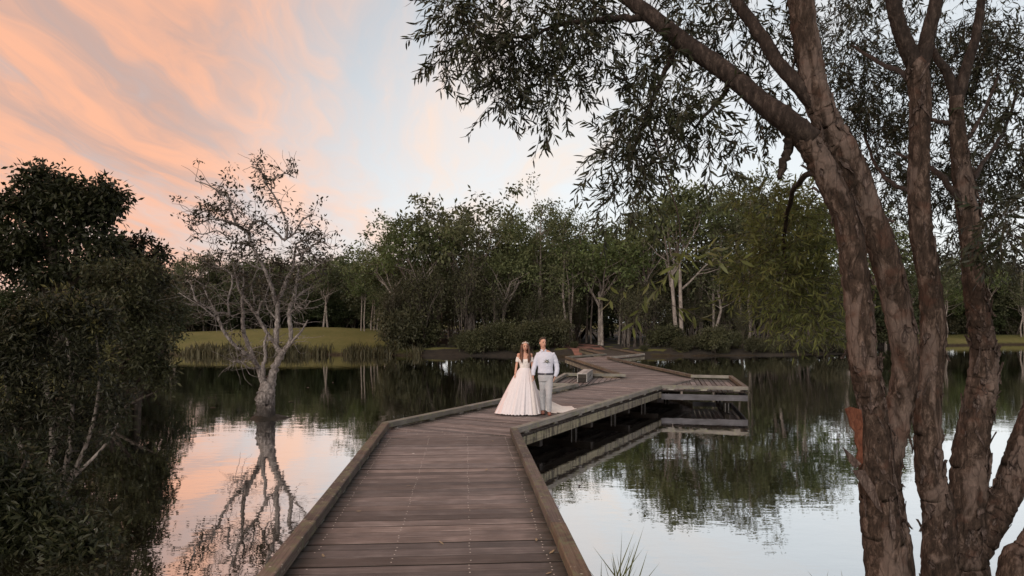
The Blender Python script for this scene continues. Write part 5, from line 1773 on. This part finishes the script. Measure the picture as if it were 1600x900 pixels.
# ---------------- bride
bk = .01523
broot = empty('person', (.185, 16.25, ZT + .006))
tag(broot, 'woman in a pale blush wedding dress with long auburn hair and a white hair crown', 'person')
BR = lambda u, v, y=0.0: ((u - 815) * bk, y, (649 - v) * bk)
body = Soup()
hb = (.128, -.02, 1.605)
at_b, rot_b = add_head(body, hb, R(6), .070, .116)
body.add(*tube_arrays(np.array([[.125, .01, 1.40, .050], [.126, .005, 1.46, .044], [.128, -.005, 1.54, .044]]), 12))
body.add(*ring_loft([(.12, 0, .92, .15, .12), (.12, 0, 1.02, .13, .10), (.12, 0, 1.10, .105, .085), (.12, -.005, 1.22, .125, .10), (.122, -.005, 1.30, .138, .105), (.122, .005, 1.38, .145, .082), (.124, .01, 1.43, .10, .06), (.125, .01, 1.45, .06, .05)]))
for sg in (-1, 1):
    body.add(*ellipsoid((.12 + sg * .060, -.070, 1.275), (.052, .045, .050), 12, 8))
arm_r = [(*BR(813.6, 556.5, .01), .042), (*BR(811.8, 564, .02), .036), (*BR(810.3, 571, .02), .031), (*BR(809.0, 579, -.02), .028), (*BR(807.8, 586.5, -.05), .022)]
arm_l = [(*BR(832.2, 556.5, .01), .042), (*BR(833.6, 564, .02), .036), (*BR(834.6, 571, .0), .031), (*BR(834.9, 579, -.10), .028), (*BR(834.9, 586.0, -.17), .022)]
for a in (arm_r, arm_l):
    limb(body, a)
    body.add(*ellipsoid(a[0][:3], (.046, .046, .046), 10, 7))
hand(body, arm_r[-1][:3], (-.16, -.1, -1), (.3, -1, 0), (.75, .3, .1), .88)
hand(body, arm_l[-1][:3], (.06, -.04, -1), (.2, -1, 0), (.95, .2, .1), .88)
for sx_ in (-.07, .07):
    limb(body, [(.11 + sx_, .0, .95, .085), (.10 + sx_, .0, .72, .072), (.09 + sx_, .0, .48, .054), (.08 + sx_, .02, .26, .046), (.08 + sx_, .02, .08, .033)])
    body.add(*ellipsoid((.08 + sx_, -.05, .035), (.036, .10, .030), 10, 7))
bo = link_mesh('body', fused('body', body, .0072, 5), M['skin'], broot, smooth=True)
face_bits(at_b, rot_b, bo, M['hair_bride'], .027)


def fold_fn(seed, amp):
    g = np.random.default_rng(seed)
    ks = [(int(g.integers(5, 38)), g.uniform(0, 6.28), g.uniform(.4, 1)) for _ in range(9)]
    def f(a, t_):
        e = max(0.0, t_) ** .7
        return 1 + amp * e * sum(w_ * math.sin(k * a + p + .6 * math.sin(3 * a + p)) / (1 + k * .05) for k, p, w_ in ks) / 3
    return f


Hs = [1.105, 1.08, 1.04, .98, .90, .80, .70, .60, .50, .40, .30, .22, .15, .09, .045, .012]
rows = []
for z in Hs:
    f = 1 - z / 1.105
    rx = .118 + .435 * f ** .82
    rows.append((.12 - .135 * f, .10 * f, z, rx, .100 + .40 * f ** .9))
v_, f_ = ring_loft(rows, 150, fold_fn(5, .19))
f_ = f_[:-2]
g = np.random.default_rng(8)
for i in range(150):     # uneven tulle hem
    x, y, z = v_[-150 + i]
    v_[-150 + i] = (x, y, max(.006, z + .022 * abs(math.sin(i * .9)) + g.uniform(0, .012)))
dress = link_mesh('dress', mesh_of('dress', v_, f_), M['dress'], broot, smooth=True)
# airy second layer, slightly larger and pinker at one side
M['tulle_pink'] = fabric('pink_tulle', (.84, .74, .745), .3, 90, .5, .2)
M['tulle_cream'] = fabric('cream_tulle', (.84, .81, .79), .3, 90, .5, .2)
for (a0, a1, mt_, sd_) in ((2.75, 3.75, 'tulle_pink', 15), (5.15, 5.95, 'tulle_cream', 16)):
    vs, fs = [], []
    ff = fold_fn(sd_, .06)
    na = 34
    for j, z in enumerate(Hs[2:]):
        f = 1 - z / 1.105
        rx, ry = (.118 + .435 * f ** .82) * 1.05 + .006, (.100 + .40 * f ** .9) * 1.05 + .006
        for i in range(na):
            e = i / (na - 1)
            a = a0 + (a1 - a0) * (.5 + (e - .5) * (.25 + .75 * f))
            k = ff(a, f) - .05 * (abs(e - .5) * 2) ** 3
            vs.append((.12 - .135 * f + rx * k * math.cos(a), .10 * f + ry * k * math.sin(a), z + (.02 * abs(math.sin(i * 1.1)) if j == len(Hs) - 3 else 0)))
    for j in range(len(Hs) - 3):
        for i in range(na - 1):
            q = j * na + i
            fs.append((q, q + 1, q + na + 1, q + na))
    link_mesh('tulle_layer', mesh_of('tulle_layer', vs, fs), M[mt_], dress, smooth=True)
bod = Soup()
bod.add(*ring_loft([(.12, 0, 1.06, .124, .106), (.12, 0, 1.10, .116, .098), (.12, -.003, 1.18, .126, .108), (.121, -.005, 1.26, .146, .118), (.121, -.003, 1.315, .150, .108)], 26))
for sg in (-1, 1):
    bod.add(*ellipsoid((.12 + sg * .060, -.074, 1.275), (.060, .050, .058), 12, 8))
bodice = link_mesh('bodice', fused('bodice', bod, .010, 4), M['lace'], dress, smooth=True)
for a in (arm_r, arm_l):     # off-the-shoulder lace straps
    cr = catmull([(*a[0][:3], .046), (*a[1][:3], .045), (*a[2][:3], .038)], 4)[2:7]
    link_mesh('sleeve', mesh_of('sleeve', *tube_arrays(cr, 14)), M['lace'], dress, smooth=True)
# train spreading behind the groom
vs, fs = [], []
na, ns = 46, 20
base_a = math.atan2(1.18, 1.30)
for j in range(ns):
    s_ = j / (ns - 1)
    for i in range(na):
        e = i / (na - 1) * 2 - 1
        a = R(20) + e * R(25)
        reach = (1.42 + .46 * e) * (1 - .10 * e ** 4) + .05 * math.sin(9 * e) + .03 * math.sin(23 * e)
        rr = .26 + (reach - .26) * s_
        z = .012 + .66 * (1 - s_) ** 1.9 * (1 - .55 * e * e) + .028 * (1 - s_ * .75) * (1 + math.sin(15 * e + 2 * s_)) + .018 * (1 + math.sin(31 * e + 5 * s_)) * (1 - .6 * s_)
        vs.append((.02 + rr * math.cos(a), .08 + rr * math.sin(a), z))
for j in range(ns - 1):
    for i in range(na - 1):
        q = j * na + i
        fs.append((q, q + 1, q + na + 1, q + na))
link_mesh('train', mesh_of('train', vs, fs), M['train'], dress, smooth=True)
# long hair falling over both shoulders
hs = Soup()
hs.add(*ellipsoid((hb[0], hb[1] + .022, hb[2] + .022), (.082, .092, .112), 18, 12, rot_b))
for sg in (-1, 1):
    for k in range(7):
        f = k / 6
        x0 = hb[0] + sg * (.052 + .022 * f)
        pts = [[x0, hb[1] - .035 + .07 * f, hb[2] + .075 - .02 * f, .020], [hb[0] + sg * (.078 + .012 * f), hb[1] - .040 + .085 * f, hb[2] - .02, .024],
               [hb[0] + sg * (.082 + .020 * f), -.070 + .10 * f, 1.48, .026], [hb[0] + sg * (.080 + .036 * f) + .012 * math.sin(k * 2), -.105 + .11 * f, 1.38, .028],
               [hb[0] + sg * (.078 + .030 * f) + .016 * math.sin(k * 3), -.128 + .11 * f, 1.29, .024], [hb[0] + sg * (.074 + .024 * f), -.135 + .11 * f, 1.22 - .02 * math.sin(k * 5), .008]]
        limb(hs, pts, 8)
hs.add(*ring_loft([(hb[0], .07, 1.22, .09, .03), (hb[0], .075, 1.35, .11, .04), (hb[0], .06, 1.5, .10, .05), (hb[0], .045, 1.62, .08, .06)], 16))
hm = fused('hair', hs, .0095, 2)
bm = bmesh.new(); bm.from_mesh(hm)
inv = rot_b.inverted()
kill = [v for v in bm.verts if (lambda q: q.y < -.02 and abs(q.x) < .058 - max(0, q.z - .02) * .55 and -.2 < q.z < .078)(inv @ (v.co - Vector(hb)))]
bmesh.ops.delete(bm, geom=kill, context='VERTS')
bm.to_mesh(hm); bm.free()
link_mesh('hair', hm, M['hair_bride'], broot, smooth=True)
cs = Soup()
for k in range(17):
    a = R(200) + R(140) * k / 16
    c_ = Vector(hb) + rot_b @ Vector((.074 * math.cos(a), .084 * math.sin(a) + .02, .104 + .006 * math.sin(k * 1.7) - .03 * math.cos(a) ** 2))
    cs.add(*ellipsoid(tuple(c_), (.010, .010, .010 + .005 * math.sin(k)), 7, 5))
link_mesh('hair_crown', cs.mesh('hair_crown'), M['flower'], broot, smooth=True)

# a few fallen leaves on the planks
dl = mesh_of('fallen_leaf', [(-.045, 0, 0), (-.01, .013, .004), (.03, .010, .006), (.05, 0, .010), (.03, -.010, .005), (-.01, -.013, .003)], [(0, 1, 2, 3, 4, 5)])
dl.materials.append(plain('dry_leaf', (.30, .24, .15), .8, .4, 30))
for (u, v) in ((838, 845), (862, 864), (858, 897), (640, 760), (560, 800), (700, 700), (760, 735), (830, 800), (505, 870), (690, 850), (770, 690), (812, 712)):
    d = (CAM_Z - ZT) * F_PX / (v - V0)
    q = P(u, v, d)
    o = bpy.data.objects.new('fallen_leaf', dl)
    COL.objects.link(o)
    o.location = (q.x, q.y, ZT + .008)
    o.rotation_euler = (trng.uniform(-.1, .1), trng.uniform(-.1, .1), trng.uniform(0, 6.28))
    tag(o, 'dry narrow leaf lying on the boardwalk planks', 'leaf', 'dry leaves on the boardwalk')
